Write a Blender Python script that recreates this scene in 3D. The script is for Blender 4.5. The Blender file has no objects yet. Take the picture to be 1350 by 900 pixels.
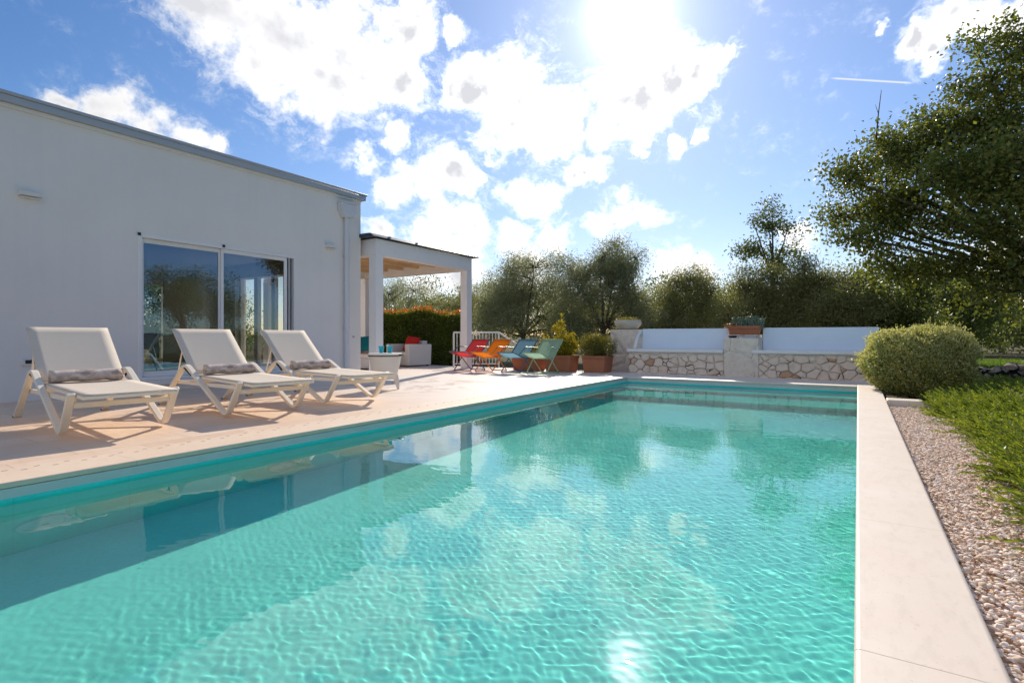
import bpy, math, random
import numpy as np
from mathutils import Vector, Matrix

C = bpy.context.scene.collection
SC = bpy.context.scene
PI = math.pi
R = math.radians

# ------------------------------------------------------------------ camera / sun numbers
F_PX = 710.0                      # focal length of the photograph in its own pixels (1350 wide)
YAW = math.atan(456 / F_PX)       # camera turned left of the pool's long axis
CAM_H = 0.85
SUN_AZ = math.atan(153 / F_PX) - YAW      # left of +Y
SUN_EL = math.atan(425 / math.hypot(F_PX, 153))
SUN = Vector((math.sin(SUN_AZ) * math.cos(SUN_EL), math.cos(SUN_AZ) * math.cos(SUN_EL), math.sin(SUN_EL)))


def sky_dir(x, y):
    """direction in the world of a point of the photographed sky"""
    u, v = (x - 675) / F_PX, -(y - 445) / F_PX
    c, s = math.cos(YAW), math.sin(YAW)
    d = Vector((u * c - s, u * s + c, v))
    return d.normalized(), 1.0 / d.length


# ------------------------------------------------------------------ materials
class NT:
    def __init__(self, tree):
        self.t = tree
        self.n = tree.nodes
        self.l = tree.links

    def new(self, kind, **kw):
        nd = self.n.new(kind)
        for k, v in kw.items():
            setattr(nd, k, v)
        return nd

    def put(self, sock, v):
        if v is None:
            return
        if hasattr(v, 'is_output'):
            self.l.new(v, sock)
        else:
            sock.default_value = v

    def math(self, op, a, b=None, c=None, clamp=False):
        nd = self.new('ShaderNodeMath', operation=op, use_clamp=clamp)
        for i, v in enumerate((a, b, c)):
            if v is not None:
                self.put(nd.inputs[i], v)
        return nd.outputs[0]

    def vm(self, op, a, b=None, scale=None):
        nd = self.new('ShaderNodeVectorMath', operation=op)
        self.put(nd.inputs[0], a)
        if b is not None:
            self.put(nd.inputs[1], b)
        if scale is not None:
            self.put(nd.inputs['Scale'], scale)
        return nd.outputs['Value'] if op in ('DOT_PRODUCT', 'DISTANCE', 'LENGTH') else nd.outputs[0]

    def mix(self, fac, a, b, blend='MIX'):
        nd = self.new('ShaderNodeMix', data_type='RGBA', blend_type=blend)
        self.put(nd.inputs[0], fac)
        for s, v in ((6, a), (7, b)):
            if isinstance(v, tuple) and len(v) == 3:
                v = (*v, 1)
            self.put(nd.inputs[s], v)
        return nd.outputs[2]

    def noise(self, vec, scale, detail=3, rough=0.55, dist=0.0, out='Fac'):
        nd = self.new('ShaderNodeTexNoise')
        if vec is not None:
            self.l.new(vec, nd.inputs['Vector'])
        nd.inputs['Scale'].default_value = scale
        nd.inputs['Detail'].default_value = detail
        nd.inputs['Roughness'].default_value = rough
        nd.inputs['Distortion'].default_value = dist
        return nd.outputs[out]

    def ramp(self, fac, stops, interp='LINEAR'):
        nd = self.new('ShaderNodeValToRGB')
        cr = nd.color_ramp
        cr.interpolation = interp
        while len(cr.elements) > len(stops):
            cr.elements.remove(cr.elements[-1])
        while len(cr.elements) < len(stops):
            cr.elements.new(1)
        for e, (p, c) in zip(cr.elements, stops):
            e.position = p
            e.color = (*c, 1) if len(c) == 3 else c
        self.l.new(fac, nd.inputs[0])
        return nd.outputs[0]

    def mapr(self, v, a, b, c=0.0, d=1.0, smooth=False):
        nd = self.new('ShaderNodeMapRange', interpolation_type='SMOOTHSTEP' if smooth else 'LINEAR')
        self.put(nd.inputs[0], v)
        for i, x in enumerate((a, b, c, d)):
            nd.inputs[i + 1].default_value = x
        return nd.outputs[0]

    def mapping(self, vec, scale=(1, 1, 1), rot=(0, 0, 0), loc=(0, 0, 0)):
        nd = self.new('ShaderNodeMapping')
        self.l.new(vec, nd.inputs[0])
        nd.inputs['Scale'].default_value = scale
        nd.inputs['Rotation'].default_value = rot
        nd.inputs['Location'].default_value = loc
        return nd.outputs[0]

    def bump(self, h, strength=0.3, dist=0.01, normal=None):
        nd = self.new('ShaderNodeBump')
        nd.inputs['Strength'].default_value = strength
        nd.inputs['Distance'].default_value = dist
        self.l.new(h, nd.inputs['Height'])
        if normal is not None:
            self.l.new(normal, nd.inputs['Normal'])
        return nd.outputs[0]


def new_mat(name):
    m = bpy.data.materials.new(name)
    m.use_nodes = True
    m.node_tree.nodes.clear()
    t = NT(m.node_tree)
    out = t.new('ShaderNodeOutputMaterial')
    return m, t, out


def pbr(t, out, color, rough=0.6, normal=None, metal=0.0, spec=0.5):
    b = t.new('ShaderNodeBsdfPrincipled')
    t.put(b.inputs['Base Color'], (*color, 1) if isinstance(color, tuple) and len(color) == 3 else color)
    t.put(b.inputs['Roughness'], rough)
    t.put(b.inputs['Metallic'], metal)
    b.inputs['Specular IOR Level'].default_value = spec
    if normal is not None:
        t.l.new(normal, b.inputs['Normal'])
    t.l.new(b.outputs[0], out.inputs['Surface'])
    return b


def simple(name, col, rough=0.5, var=0.12, scale=6.0, bump=0.1, bscale=80.0, bdist=0.002, metal=0.0, spec=0.5):
    """painted / moulded surface: colour with cloudy variation and fine bump"""
    m, t, out = new_mat(name)
    tc = t.new('ShaderNodeTexCoord').outputs['Object']
    n = t.noise(tc, scale, 4)
    dark = tuple(c * (1 - var) for c in col)
    light = tuple(min(1, c * (1 + var)) for c in col)
    c = t.mix(n, dark, light)
    nb = t.noise(tc, bscale, 3)
    pbr(t, out, c, t.mapr(n, 0.2, 0.8, rough - 0.07, rough + 0.07), t.bump(nb, bump, bdist), metal, spec)
    return m


def leaf_mat(name, cols, trans, tfac=0.45, rough=0.45):
    """foliage: per-leaf colour, some light passing through each leaf"""
    m, t, out = new_mat(name)
    g = t.new('ShaderNodeNewGeometry')
    rnd = g.outputs['Random Per Island']
    stops = [(i / max(1, len(cols) - 1), c) for i, c in enumerate(cols)]
    col = t.ramp(rnd, stops)
    pos = t.noise(g.outputs['Position'], 0.9, 2)
    col = t.mix(t.mapr(pos, 0.3, 0.7), t.mix(1.0, col, (0.62, 0.66, 0.6), 'MULTIPLY'), col)
    d = t.new('ShaderNodeBsdfPrincipled')
    t.l.new(col, d.inputs['Base Color'])
    d.inputs['Roughness'].default_value = rough
    d.inputs['Specular IOR Level'].default_value = 0.3
    tr = t.new('ShaderNodeBsdfTranslucent')
    t.l.new(t.mix(1.0, col, trans, 'MULTIPLY'), tr.inputs['Color'])
    mx = t.new('ShaderNodeMixShader')
    mx.inputs[0].default_value = tfac
    t.l.new(d.outputs[0], mx.inputs[1])
    t.l.new(tr.outputs[0], mx.inputs[2])
    t.l.new(mx.outputs[0], out.inputs['Surface'])
    return m


M = {}


def make_materials():
    # --- white house render
    m, t, out = new_mat('white_render')
    tc = t.new('ShaderNodeTexCoord').outputs['Object']
    n1 = t.noise(tc, 0.7, 4)
    n2 = t.noise(tc, 160, 3)
    streak = t.noise(t.mapping(tc, (6, 6, 0.5)), 1.0, 4)
    c = t.mix(t.mapr(n1, 0.3, 0.7), (0.785, 0.75, 0.72), (0.84, 0.81, 0.78))
    c = t.mix(t.mapr(streak, 0.5, 0.8, 0, 0.10), c, (0.55, 0.54, 0.52))
    pbr(t, out, c, 0.85, t.bump(n2, 0.35, 0.002), spec=0.2)
    M['render'] = m
    M['shaded_white'] = simple('white_limewash_shade_tint', (0.72, 0.81, 0.92), 0.8, 0.06, 2.5, 0.4, 60, 0.003, spec=0.2)  # white backrests; the blue cast of their shade is put into the colour
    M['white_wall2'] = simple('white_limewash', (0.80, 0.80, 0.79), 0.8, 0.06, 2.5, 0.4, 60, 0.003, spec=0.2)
    # --- travertine paving
    m, t, out = new_mat('deck_stone')
    tc = t.new('ShaderNodeTexCoord').outputs['Object']
    br = t.new('ShaderNodeTexBrick')
    br.offset = 0.5
    t.l.new(t.mapping(tc, rot=(0, 0, R(90))), br.inputs['Vector'])
    br.inputs['Scale'].default_value = 1.0
    br.inputs['Brick Width'].default_value = 0.80
    br.inputs['Row Height'].default_value = 0.40
    br.inputs['Mortar Size'].default_value = 0.0036
    br.inputs['Mortar Smooth'].default_value = 0.6
    br.inputs['Color1'].default_value = (0.74, 0.53, 0.37, 1)
    br.inputs['Color2'].default_value = (0.84, 0.66, 0.50, 1)
    br.inputs['Mortar'].default_value = (0.42, 0.29, 0.20, 1)
    n1 = t.noise(tc, 1.3, 5, 0.6)
    n2 = t.noise(t.mapping(tc, (1, 3.5, 1)), 5, 5, 0.65)
    n3 = t.noise(tc, 140, 2)
    c = t.mix(t.mapr(n2, 0.35, 0.75, 0, 0.55), br.outputs['Color'], (0.86, 0.68, 0.53))
    c = t.mix(t.mapr(n1, 0.45, 0.75, 0, 0.5), c, (0.68, 0.43, 0.27))
    # paler toward the far open end of the terrace, with damp brown stains near the parasol-free middle
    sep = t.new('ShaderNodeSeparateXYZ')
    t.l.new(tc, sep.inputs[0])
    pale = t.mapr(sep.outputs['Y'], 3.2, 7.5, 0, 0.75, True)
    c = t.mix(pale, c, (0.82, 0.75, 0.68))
    st = t.noise(t.mapping(tc, (1.0, 0.9, 1)), 2.6, 6, 0.7, 0.6)
    zone = t.mapr(t.vm('DISTANCE', t.mapping(tc, (1, 0.75, 1)), (-6.7, 5.4, 0)), 0.5, 1.9, 1, 0, True)
    stain = t.math('MULTIPLY', t.mapr(st, 0.5, 0.6), zone)
    c = t.mix(t.math('MULTIPLY', stain, 0.75), c, (0.42, 0.27, 0.18))
    pit = t.mapr(t.noise(tc, 38, 4, 0.7), 0.66, 0.72, 0, 0.5)
    c = t.mix(pit, c, (0.48, 0.34, 0.25))
    hb = t.math('SUBTRACT', t.math('MULTIPLY', n3, 0.4), t.math('MULTIPLY', br.outputs['Fac'], 1.0))
    pbr(t, out, c, t.mapr(n2, 0.3, 0.7, 0.38, 0.62), t.bump(hb, 0.35, 0.003), spec=0.4)
    M['deck'] = m
    # --- coping stone, with joints and the slots of the overflow drain on the left strip
    for nm, slots in (('coping_stone', False), ('coping_slotted', True)):
        m, t, out = new_mat(nm)
        tc = t.new('ShaderNodeTexCoord').outputs['Object']
        sep = t.new('ShaderNodeSeparateXYZ')
        t.l.new(tc, sep.inputs[0])
        n1 = t.noise(tc, 2.2, 5, 0.6)
        n2 = t.noise(t.mapping(tc, (3, 1, 1)), 7, 5, 0.65)
        c = t.mix(t.mapr(n1, 0.3, 0.7), (0.79, 0.655, 0.53), (0.84, 0.73, 0.61))
        c = t.mix(t.mapr(n2, 0.5, 0.8, 0, 0.45), c, (0.60, 0.50, 0.40))
        sp = t.mapr(t.noise(tc, 70, 3), 0.64, 0.72, 0, 0.35)
        c = t.mix(sp, c, (0.50, 0.40, 0.30))
        if slots:
            c = t.mix(1.0, c, (1.03, 0.95, 0.86), 'MULTIPLY')
        # joints every metre and a quarter along Y
        fy = t.math('FRACT', t.math('MULTIPLY', t.math('ADD', sep.outputs['Y'], 40.15), 0.8))
        j = t.math('ABSOLUTE', t.math('SUBTRACT', fy, 0.5))
        jm = t.mapr(j, 0.0, 0.0032, 1, 0)
        h = t.math('SUBTRACT', t.math('MULTIPLY', n2, 0.15), jm)
        c = t.mix(t.math('MULTIPLY', jm, 0.5), c, (0.42, 0.33, 0.25))
        if slots:
            def row(x0, off):
                fx = t.math('ABSOLUTE', t.math('SUBTRACT', sep.outputs['X'], x0))
                mx_ = t.math('LESS_THAN', fx, 0.009)
                f2 = t.math('FRACT', t.math('MULTIPLY', t.math('ADD', sep.outputs['Y'], 40 + off), 1 / 0.16))
                my_ = t.math('LESS_THAN', f2, 0.20)
                return t.math('MULTIPLY', mx_, my_)
            s = t.math('MAXIMUM', row(-4.56, 0), row(-4.50, 0.08))
            c = t.mix(t.math('MULTIPLY', s, 0.8), c, (0.14, 0.10, 0.075))
            h = t.math('SUBTRACT', h, t.math('MULTIPLY', s, 2.5))
        pbr(t, out, c, 0.5, t.bump(h, 0.4, 0.004), spec=0.4)
        M[nm] = m
    # --- pool lining
    for nm, base in (('pool_floor', (0.50, 0.95, 0.84)), ('pool_side', (0.07, 0.82, 0.74))):
        m, t, out = new_mat(nm)
        tc = t.new('ShaderNodeTexCoord').outputs['Object']
        n = t.noise(tc, 1.2, 4)
        g = t.noise(tc, 45, 2)
        c = t.mix(t.mapr(n, 0.3, 0.7), tuple(x * 0.88 for x in base), tuple(min(1, x * 1.08) for x in base))
        c = t.mix(t.mapr(g, 0.4, 0.7, 0, 0.25), c, tuple(x * 0.75 for x in base))
        if nm == 'pool_side':
            sep = t.new('ShaderNodeSeparateXYZ')
            t.l.new(tc, sep.inputs[0])
            fz = t.math('FRACT', t.math('MULTIPLY', t.math('ADD', t.math('ADD', sep.outputs['X'], sep.outputs['Y']), 40), 1 / 0.6))
            jm = t.mapr(t.math('ABSOLUTE', t.math('SUBTRACT', fz, 0.5)), 0, 0.006, 0.35, 0)
            c = t.mix(jm, c, (0.18, 0.4, 0.38))
        pbr(t, out, c, 0.6, spec=0.2)
        M[nm] = m
    M['pool_rim'] = simple('pool_rim_tile', (0.66, 0.66, 0.62), 0.4, 0.12, 5, 0.15, 60)
    # --- water
    m, t, out = new_mat('pool_water')
    b = t.new('ShaderNodeBsdfPrincipled')
    b.inputs['Base Color'].default_value = (0.40, 0.97, 0.925, 1)
    b.inputs['Transmission Weight'].default_value = 1.0
    b.inputs['Roughness'].default_value = 0.0
    b.inputs['IOR'].default_value = 1.39
    b.inputs['Specular Tint'].default_value = (0.8, 1.0, 1.0, 1)
    t.l.new(b.outputs[0], out.inputs['Surface'])
    M['water'] = m
    # --- glass
    def glass(nm, tint, ior, rough=0.0, refl=(1, 1, 1)):
        m, t, out = new_mat(nm)
        tr = t.new('ShaderNodeBsdfTransparent')
        tr.inputs['Color'].default_value = (*tint, 1)
        gl = t.new('ShaderNodeBsdfGlossy')
        gl.inputs['Roughness'].default_value = rough
        gl.inputs['Color'].default_value = (*refl, 1)
        fr = t.new('ShaderNodeFresnel')
        fr.inputs['IOR'].default_value = ior
        mx = t.new('ShaderNodeMixShader')
        t.l.new(fr.outputs[0], mx.inputs[0])
        t.l.new(tr.outputs[0], mx.inputs[1])
        t.l.new(gl.outputs[0], mx.inputs[2])
        t.l.new(mx.outputs[0], out.inputs['Surface'])
        return m
    M['pane'] = glass('window_glass', (0.66, 0.68, 0.64), 3.0, 0.0, (0.36, 0.66, 1.0))
    m, t, out = new_mat('turquoise_tumbler')
    tr = t.new('ShaderNodeBsdfTransparent'); tr.inputs['Color'].default_value = (0.50, 0.93, 0.97, 1)
    df = t.new('ShaderNodeBsdfPrincipled'); df.inputs['Base Color'].default_value = (0.05, 0.55, 0.66, 1); df.inputs['Roughness'].default_value = 0.08
    mx = t.new('ShaderNodeMixShader'); mx.inputs[0].default_value = 0.42
    t.l.new(tr.outputs[0], mx.inputs[1]); t.l.new(df.outputs[0], mx.inputs[2]); t.l.new(mx.outputs[0], out.inputs['Surface'])
    M['tumbler'] = m
    # --- metals, paints, plastics
    M['alu_white'] = simple('white_window_frame', (0.82, 0.81, 0.80), 0.35, 0.04, 3, 0.05)
    M['fascia'] = simple('grey_sheet_metal', (0.46, 0.48, 0.50), 0.4, 0.08, 1.5, 0.05, metal=0.3)
    M['pipe'] = simple('pale_painted_pipe', (0.66, 0.67, 0.70), 0.45, 0.05, 3, 0.05)
    M['lounger'] = simple('cream_painted_frame', (0.86, 0.77, 0.63), 0.38, 0.06, 8, 0.05)
    M['pergola'] = simple('white_painted_timber', (0.86, 0.835, 0.81), 0.55, 0.06, 3, 0.12, 40)
    M['slat'] = simple('honey_timber_slats', (0.74, 0.52, 0.31), 0.55, 0.2, 3, 0.15, 40)
    M['solar'] = simple('dark_roof_panel', (0.035, 0.05, 0.07), 0.3, 0.2, 4, 0.05)
    M['rail'] = simple('white_painted_rail', (0.72, 0.72, 0.70), 0.45, 0.08, 6, 0.05)
    M['black'] = simple('black_plastic', (0.02, 0.02, 0.022), 0.45, 0.2, 9, 0.05)
    M['vent'] = simple('grey_vent', (0.45, 0.46, 0.47), 0.5, 0.1)
    M['lampbody'] = simple('white_lamp_body', (0.74, 0.72, 0.68), 0.5, 0.04)
    M['bark'] = simple('grey_bark', (0.10, 0.085, 0.07), 0.9, 0.45, 5, 0.9, 14, 0.03, spec=0.1)
    M['soil'] = simple('dark_soil', (0.10, 0.075, 0.05), 0.95, 0.4, 9, 0.8, 30, 0.02, spec=0.1)
    M['gravel_bed'] = simple('crushed_stone', (0.72, 0.56, 0.44), 0.9, 0.3, 14, 1.0, 60, 0.02, spec=0.1)
    M['terracotta'] = simple('terracotta', (0.40, 0.16, 0.085), 0.8, 0.22, 5, 0.3, 45, 0.003, spec=0.2)
    M['bowl'] = simple('pale_stone_bowl', (0.56, 0.50, 0.42), 0.8, 0.2, 6, 0.3, 50, 0.003, spec=0.2)
    M['wood'] = simple('pale_wood', (0.42, 0.27, 0.15), 0.5, 0.25, 4, 0.1)
    M['darkwood'] = simple('dark_walnut', (0.07, 0.035, 0.022), 0.35, 0.3, 4, 0.1)
    M['shell_grey'] = simple('grey_chair_shell', (0.22, 0.22, 0.23), 0.5, 0.06)
    M['shell_white'] = simple('white_chair_shell', (0.55, 0.58, 0.56), 0.5, 0.06)
    M['redpaint'] = simple('red_fabric', (0.50, 0.025, 0.02), 0.8, 0.15, 8, 0.3, 200, spec=0.2)
    M['tealfab'] = simple('teal_fabric', (0.01, 0.17, 0.20), 0.8, 0.15, 8, 0.3, 200, spec=0.2)
    M['inside_wall'] = simple('interior_plaster', (0.50, 0.46, 0.38), 0.8, 0.05)
    M['inside_floor'] = simple('interior_floor', (0.22, 0.19, 0.15), 0.4, 0.15)
    M['inside_white'] = simple('interior_white_paint', (0.76, 0.74, 0.66), 0.5, 0.04)
    M['cooler'] = simple('white_moulded_resin', (0.70, 0.66, 0.60), 0.5, 0.04, 6, 0.05)
    M['lens'] = simple('white_lamp_lens', (0.82, 0.84, 0.82), 0.3, 0.04)
    M['steel'] = simple('pool_steel', (0.55, 0.60, 0.60), 0.3, 0.05, metal=0.6)
    # woven resin
    m, t, out = new_mat('white_wicker')
    tc = t.new('ShaderNodeTexCoord').outputs['Object']
    ck = t.new('ShaderNodeTexWave', wave_type='BANDS', bands_direction='Z')
    t.l.new(tc, ck.inputs[0]); ck.inputs['Scale'].default_value = 24; ck.inputs['Distortion'].default_value = 1.0
    c = t.mix(ck.outputs['Fac'], (0.64, 0.60, 0.56), (0.82, 0.78, 0.74))
    pbr(t, out, c, 0.6, t.bump(ck.outputs['Fac'], 0.5, 0.006), spec=0.3)
    M['wicker'] = m
    # sling fabrics: light passes through the weave
    def sling(nm, col, tr=0.35, weave=260):
        m, t, out = new_mat(nm)
        tc = t.new('ShaderNodeTexCoord').outputs['Object']
        n = t.noise(tc, weave, 2)
        n2 = t.noise(tc, 2.4, 3)
        c = t.mix(n, tuple(x * 0.8 for x in col), tuple(min(1, x * 1.12) for x in col))
        c = t.mix(t.mapr(n2, 0.35, 0.7, 0, 0.25), c, tuple(x * 0.84 for x in col))
        b = t.new('ShaderNodeBsdfPrincipled')
        t.l.new(c, b.inputs['Base Color']); b.inputs['Roughness'].default_value = 0.75
        b.inputs['Specular IOR Level'].default_value = 0.25
        t.l.new(t.bump(n, 0.3, 0.002), b.inputs['Normal'])
        tl = t.new('ShaderNodeBsdfTranslucent'); t.l.new(c, tl.inputs[0])
        mx = t.new('ShaderNodeMixShader'); mx.inputs[0].default_value = tr
        t.l.new(b.outputs[0], mx.inputs[1]); t.l.new(tl.outputs[0], mx.inputs[2])
        t.l.new(mx.outputs[0], out.inputs['Surface'])
        return m
    M['sling'] = sling('cream_sling', (0.86, 0.77, 0.65), 0.22)
    M['sling_red'] = sling('red_sling', (0.72, 0.06, 0.06), 0.5)
    M['sling_orange'] = sling('orange_sling', (0.88, 0.24, 0.015), 0.5)
    M['sling_blue'] = sling('blue_sling', (0.22, 0.42, 0.52), 0.5)
    M['sling_green'] = sling('green_sling', (0.40, 0.60, 0.42), 0.5)
    M['tube_purple'] = simple('plum_painted_tube', (0.16, 0.07, 0.15), 0.4, 0.1)
    M['tube_orange'] = simple('orange_painted_tube', (0.62, 0.20, 0.04), 0.4, 0.1)
    M['tube_blue'] = simple('petrol_painted_tube', (0.02, 0.13, 0.19), 0.4, 0.1)
    M['tube_green'] = simple('pale_green_painted_tube', (0.34, 0.52, 0.30), 0.4, 0.1)
    # towel
    m, t, out = new_mat('terry_towel')
    tc = t.new('ShaderNodeTexCoord').outputs['Object']
    n = t.noise(tc, 9, 4, 0.65, 0.8)
    f = t.noise(tc, 220, 2)
    c = t.mix(t.mapr(n, 0.35, 0.7), (0.50, 0.38, 0.31), (0.86, 0.74, 0.65))
    wv = t.new('ShaderNodeTexVoronoi'); wv.inputs['Scale'].default_value = 17
    t.l.new(t.mapping(tc, (1, .55, 1)), wv.inputs['Vector'])
    c = t.mix(t.mapr(wv.outputs['Distance'], 0.30, 0.42, 0.55, 0), c, (0.30, 0.23, 0.20))
    h = t.math('ADD', t.math('MULTIPLY', n, 1.0), t.math('MULTIPLY', f, 0.25))
    pbr(t, out, c, 0.95, t.bump(h, 0.9, 0.02), spec=0.05)
    M['towel'] = m
    # --- dry stone of the bench
    def crazy(nm, scale, cols, gap, gapcol, band=False):
        m, t, out = new_mat(nm)
        tc = t.new('ShaderNodeTexCoord').outputs['Object']
        wn = t.noise(tc, 3.0, 3, out='Color')
        wv = t.vm('ADD', tc, t.vm('SCALE', t.vm('SUBTRACT', wn, (0.5, 0.5, 0.5)), scale=0.09))
        wv = t.mapping(wv, (1.0, 0.55, 1.25))
        v = t.new('ShaderNodeTexVoronoi', feature='F1', voronoi_dimensions='3D')
        v.inputs['Scale'].default_value = scale; v.inputs['Randomness'].default_value = 0.85
        t.l.new(wv, v.inputs['Vector'])
        e = t.new('ShaderNodeTexVoronoi', feature='DISTANCE_TO_EDGE', voronoi_dimensions='3D')
        e.inputs['Scale'].default_value = scale; e.inputs['Randomness'].default_value = 0.85
        t.l.new(wv, e.inputs['Vector'])
        sp = t.new('ShaderNodeSeparateColor'); t.l.new(v.outputs['Color'], sp.inputs[0])
        col = t.ramp(sp.outputs[0], cols)
        n1 = t.noise(tc, 11, 5, 0.7)
        col = t.mix(t.mapr(n1, 0.45, 0.75, 0, 0.5), col, (0.40, 0.26, 0.15))
        n2 = t.noise(tc, 28, 4, 0.7)
        col = t.mix(t.mapr(n2, 0.3, 0.7, 0.35, 0), col, (0.75, 0.70, 0.64))
        gw = t.math('ADD', gap, t.mapr(t.noise(tc, 4.5, 3), 0.35, 0.65, -gap * 1.0, gap * 0.9))
        gm = t.math('LESS_THAN', e.outputs['Distance'], gw)
        if band:
            sp3 = t.new('ShaderNodeSeparateXYZ'); t.l.new(tc, sp3.inputs[0])
            zz = t.math('ADD', sp3.outputs['Z'], t.mapr(t.noise(tc, 2.2, 2), 0.3, 0.7, -0.05, 0.05))
            keep = t.math('MULTIPLY', t.mapr(zz, 0.40, 0.43, 1, 0), t.mapr(zz, 0.01, 0.03, 0, 1))
            gm = t.math('MULTIPLY', gm, keep)
            col = t.mix(keep, t.mix(n1, (0.74, 0.62, 0.52), (0.82, 0.72, 0.62)), col)
        col = t.mix(gm, col, gapcol)
        hh = t.math('ADD', t.mapr(e.outputs['Distance'], 0, 0.12), t.math('MULTIPLY', n1, 0.35))
        pbr(t, out, col, 0.9, t.bump(hh, 0.8, 0.03), spec=0.15)
        return m
    M['crazy'] = crazy('rubble_stone_facing', 4.9, [(0.0, (0.80, 0.62, 0.49)), (0.5, (0.84, 0.69, 0.57)), (0.88, (0.74, 0.60, 0.48)), (0.93, (0.55, 0.31, 0.15)), (1.0, (0.42, 0.20, 0.08))], 0.016, (0.06, 0.04, 0.03), True)
    M['plainstone'] = crazy('pale_stone_blocks', 1.6, [(0.0, (0.74, 0.64, 0.54)), (1.0, (0.82, 0.72, 0.63))], 0.004, (0.3, 0.26, 0.22))
    M['fieldstone'] = crazy('field_stone', 4.5, [(0.0, (0.06, 0.05, 0.04)), (1.0, (0.13, 0.10, 0.075))], 0.07, (0.01, 0.01, 0.01))
    # --- gravel pebbles: each stone its own tone
    m, t, out = new_mat('gravel_pebble')
    g = t.new('ShaderNodeNewGeometry')
    c = t.ramp(g.outputs['Random Per Island'], [(0, (0.58, 0.42, 0.27)), (0.15, (0.76, 0.60, 0.44)), (0.5, (0.96, 0.78, 0.65)), (0.85, (0.98, 0.87, 0.78)), (1, (0.62, 0.40, 0.22))])
    n = t.noise(g.outputs['Position'], 90, 3)
    c = t.mix(t.mapr(n, 0.3, 0.7, 0, 0.25), c, (0.64, 0.50, 0.40))
    pbr(t, out, c, 0.75, t.bump(n, 0.4, 0.004), spec=0.25)
    M['pebble'] = m
    # --- ground and lawn
    m, t, out = new_mat('dry_ground')
    tc = t.new('ShaderNodeTexCoord').outputs['Object']
    n = t.noise(tc, 0.5, 6, 0.65); n2 = t.noise(tc, 14, 5, 0.7)
    c = t.mix(n, (0.16, 0.11, 0.06), (0.13, 0.15, 0.05))
    c = t.mix(t.mapr(n2, 0.3, 0.7), c, (0.08, 0.07, 0.035))
    pbr(t, out, c, 0.95, t.bump(n2, 0.8, 0.05), spec=0.1)
    M['ground'] = m
    m, t, out = new_mat('lawn_soil')
    tc = t.new('ShaderNodeTexCoord').outputs['Object']
    n = t.noise(tc, 0.8, 5); n2 = t.noise(tc, 60, 4, 0.7)
    c = t.mix(n, (0.13, 0.21, 0.03), (0.20, 0.27, 0.045))
    c = t.mix(t.mapr(n2, 0.35, 0.7), c, (0.09, 0.15, 0.02))
    pbr(t, out, c, 0.9, t.bump(n2, 1.0, 0.04), spec=0.1)
    M['lawn'] = m
    M['blade'] = leaf_mat('lawn_blade', [(0.10, 0.19, 0.02), (0.20, 0.30, 0.04), (0.26, 0.32, 0.06)], (1.2, 1.3, 0.5), 0.45)
    # --- leaves
    M['oak'] = leaf_mat('oak_leaf', [(0.12, 0.155, 0.05), (0.165, 0.20, 0.058), (0.225, 0.24, 0.065), (0.30, 0.28, 0.075)], (1.5, 1.5, 0.6), 0.40)
    M['oak_dark'] = leaf_mat('dark_oak_leaf', [(0.12, 0.155, 0.06), (0.165, 0.20, 0.075), (0.23, 0.25, 0.09)], (1.4, 1.4, 0.65), 0.42)
    M['olive'] = leaf_mat('olive_leaf', [(0.25, 0.27, 0.16), (0.33, 0.345, 0.205), (0.40, 0.41, 0.255), (0.48, 0.475, 0.32)], (1.25, 1.22, 0.78), 0.45)
    M['olive_warm'] = leaf_mat('olive_leaf_warm', [(0.26, 0.27, 0.125), (0.33, 0.335, 0.155), (0.41, 0.40, 0.195)], (1.3, 1.25, 0.68), 0.45)
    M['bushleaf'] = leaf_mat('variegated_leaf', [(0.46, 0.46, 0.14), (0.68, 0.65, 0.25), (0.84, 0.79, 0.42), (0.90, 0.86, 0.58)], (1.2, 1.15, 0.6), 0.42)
    M['juniper'] = leaf_mat('juniper_needle', [(0.10, 0.165, 0.028), (0.18, 0.25, 0.042), (0.27, 0.335, 0.06), (0.37, 0.39, 0.09)], (1.45, 1.35, 0.5), 0.40)
    M['hedge'] = leaf_mat('hedge_leaf', [(0.07, 0.12, 0.028), (0.14, 0.195, 0.042), (0.26, 0.30, 0.07)], (2.0, 2.0, 0.6), 0.35, 0.3)
    M['hedge_tip'] = leaf_mat('hedge_red_tip', [(0.42, 0.035, 0.015), (0.50, 0.10, 0.02), (0.36, 0.28, 0.04), (0.22, 0.26, 0.05)], (1.6, 1.4, 0.9), 0.5, 0.35)
    M['gold'] = leaf_mat('golden_leaf', [(0.30, 0.28, 0.03), (0.50, 0.42, 0.03), (0.62, 0.50, 0.05), (0.18, 0.22, 0.04)], (1.4, 1.2, 0.5), 0.4)
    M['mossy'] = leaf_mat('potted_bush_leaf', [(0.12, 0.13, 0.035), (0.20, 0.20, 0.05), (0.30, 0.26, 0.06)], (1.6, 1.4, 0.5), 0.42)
    M['succulent'] = leaf_mat('succulent_leaf', [(0.12, 0.19, 0.14), (0.19, 0.26, 0.20), (0.26, 0.31, 0.24)], (1, 1, 0.8), 0.1)
    M['dry'] = leaf_mat('dry_orange_leaf', [(0.35, 0.14, 0.06), (0.45, 0.22, 0.10)], (1, 1, 0.8), 0.3)


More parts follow.
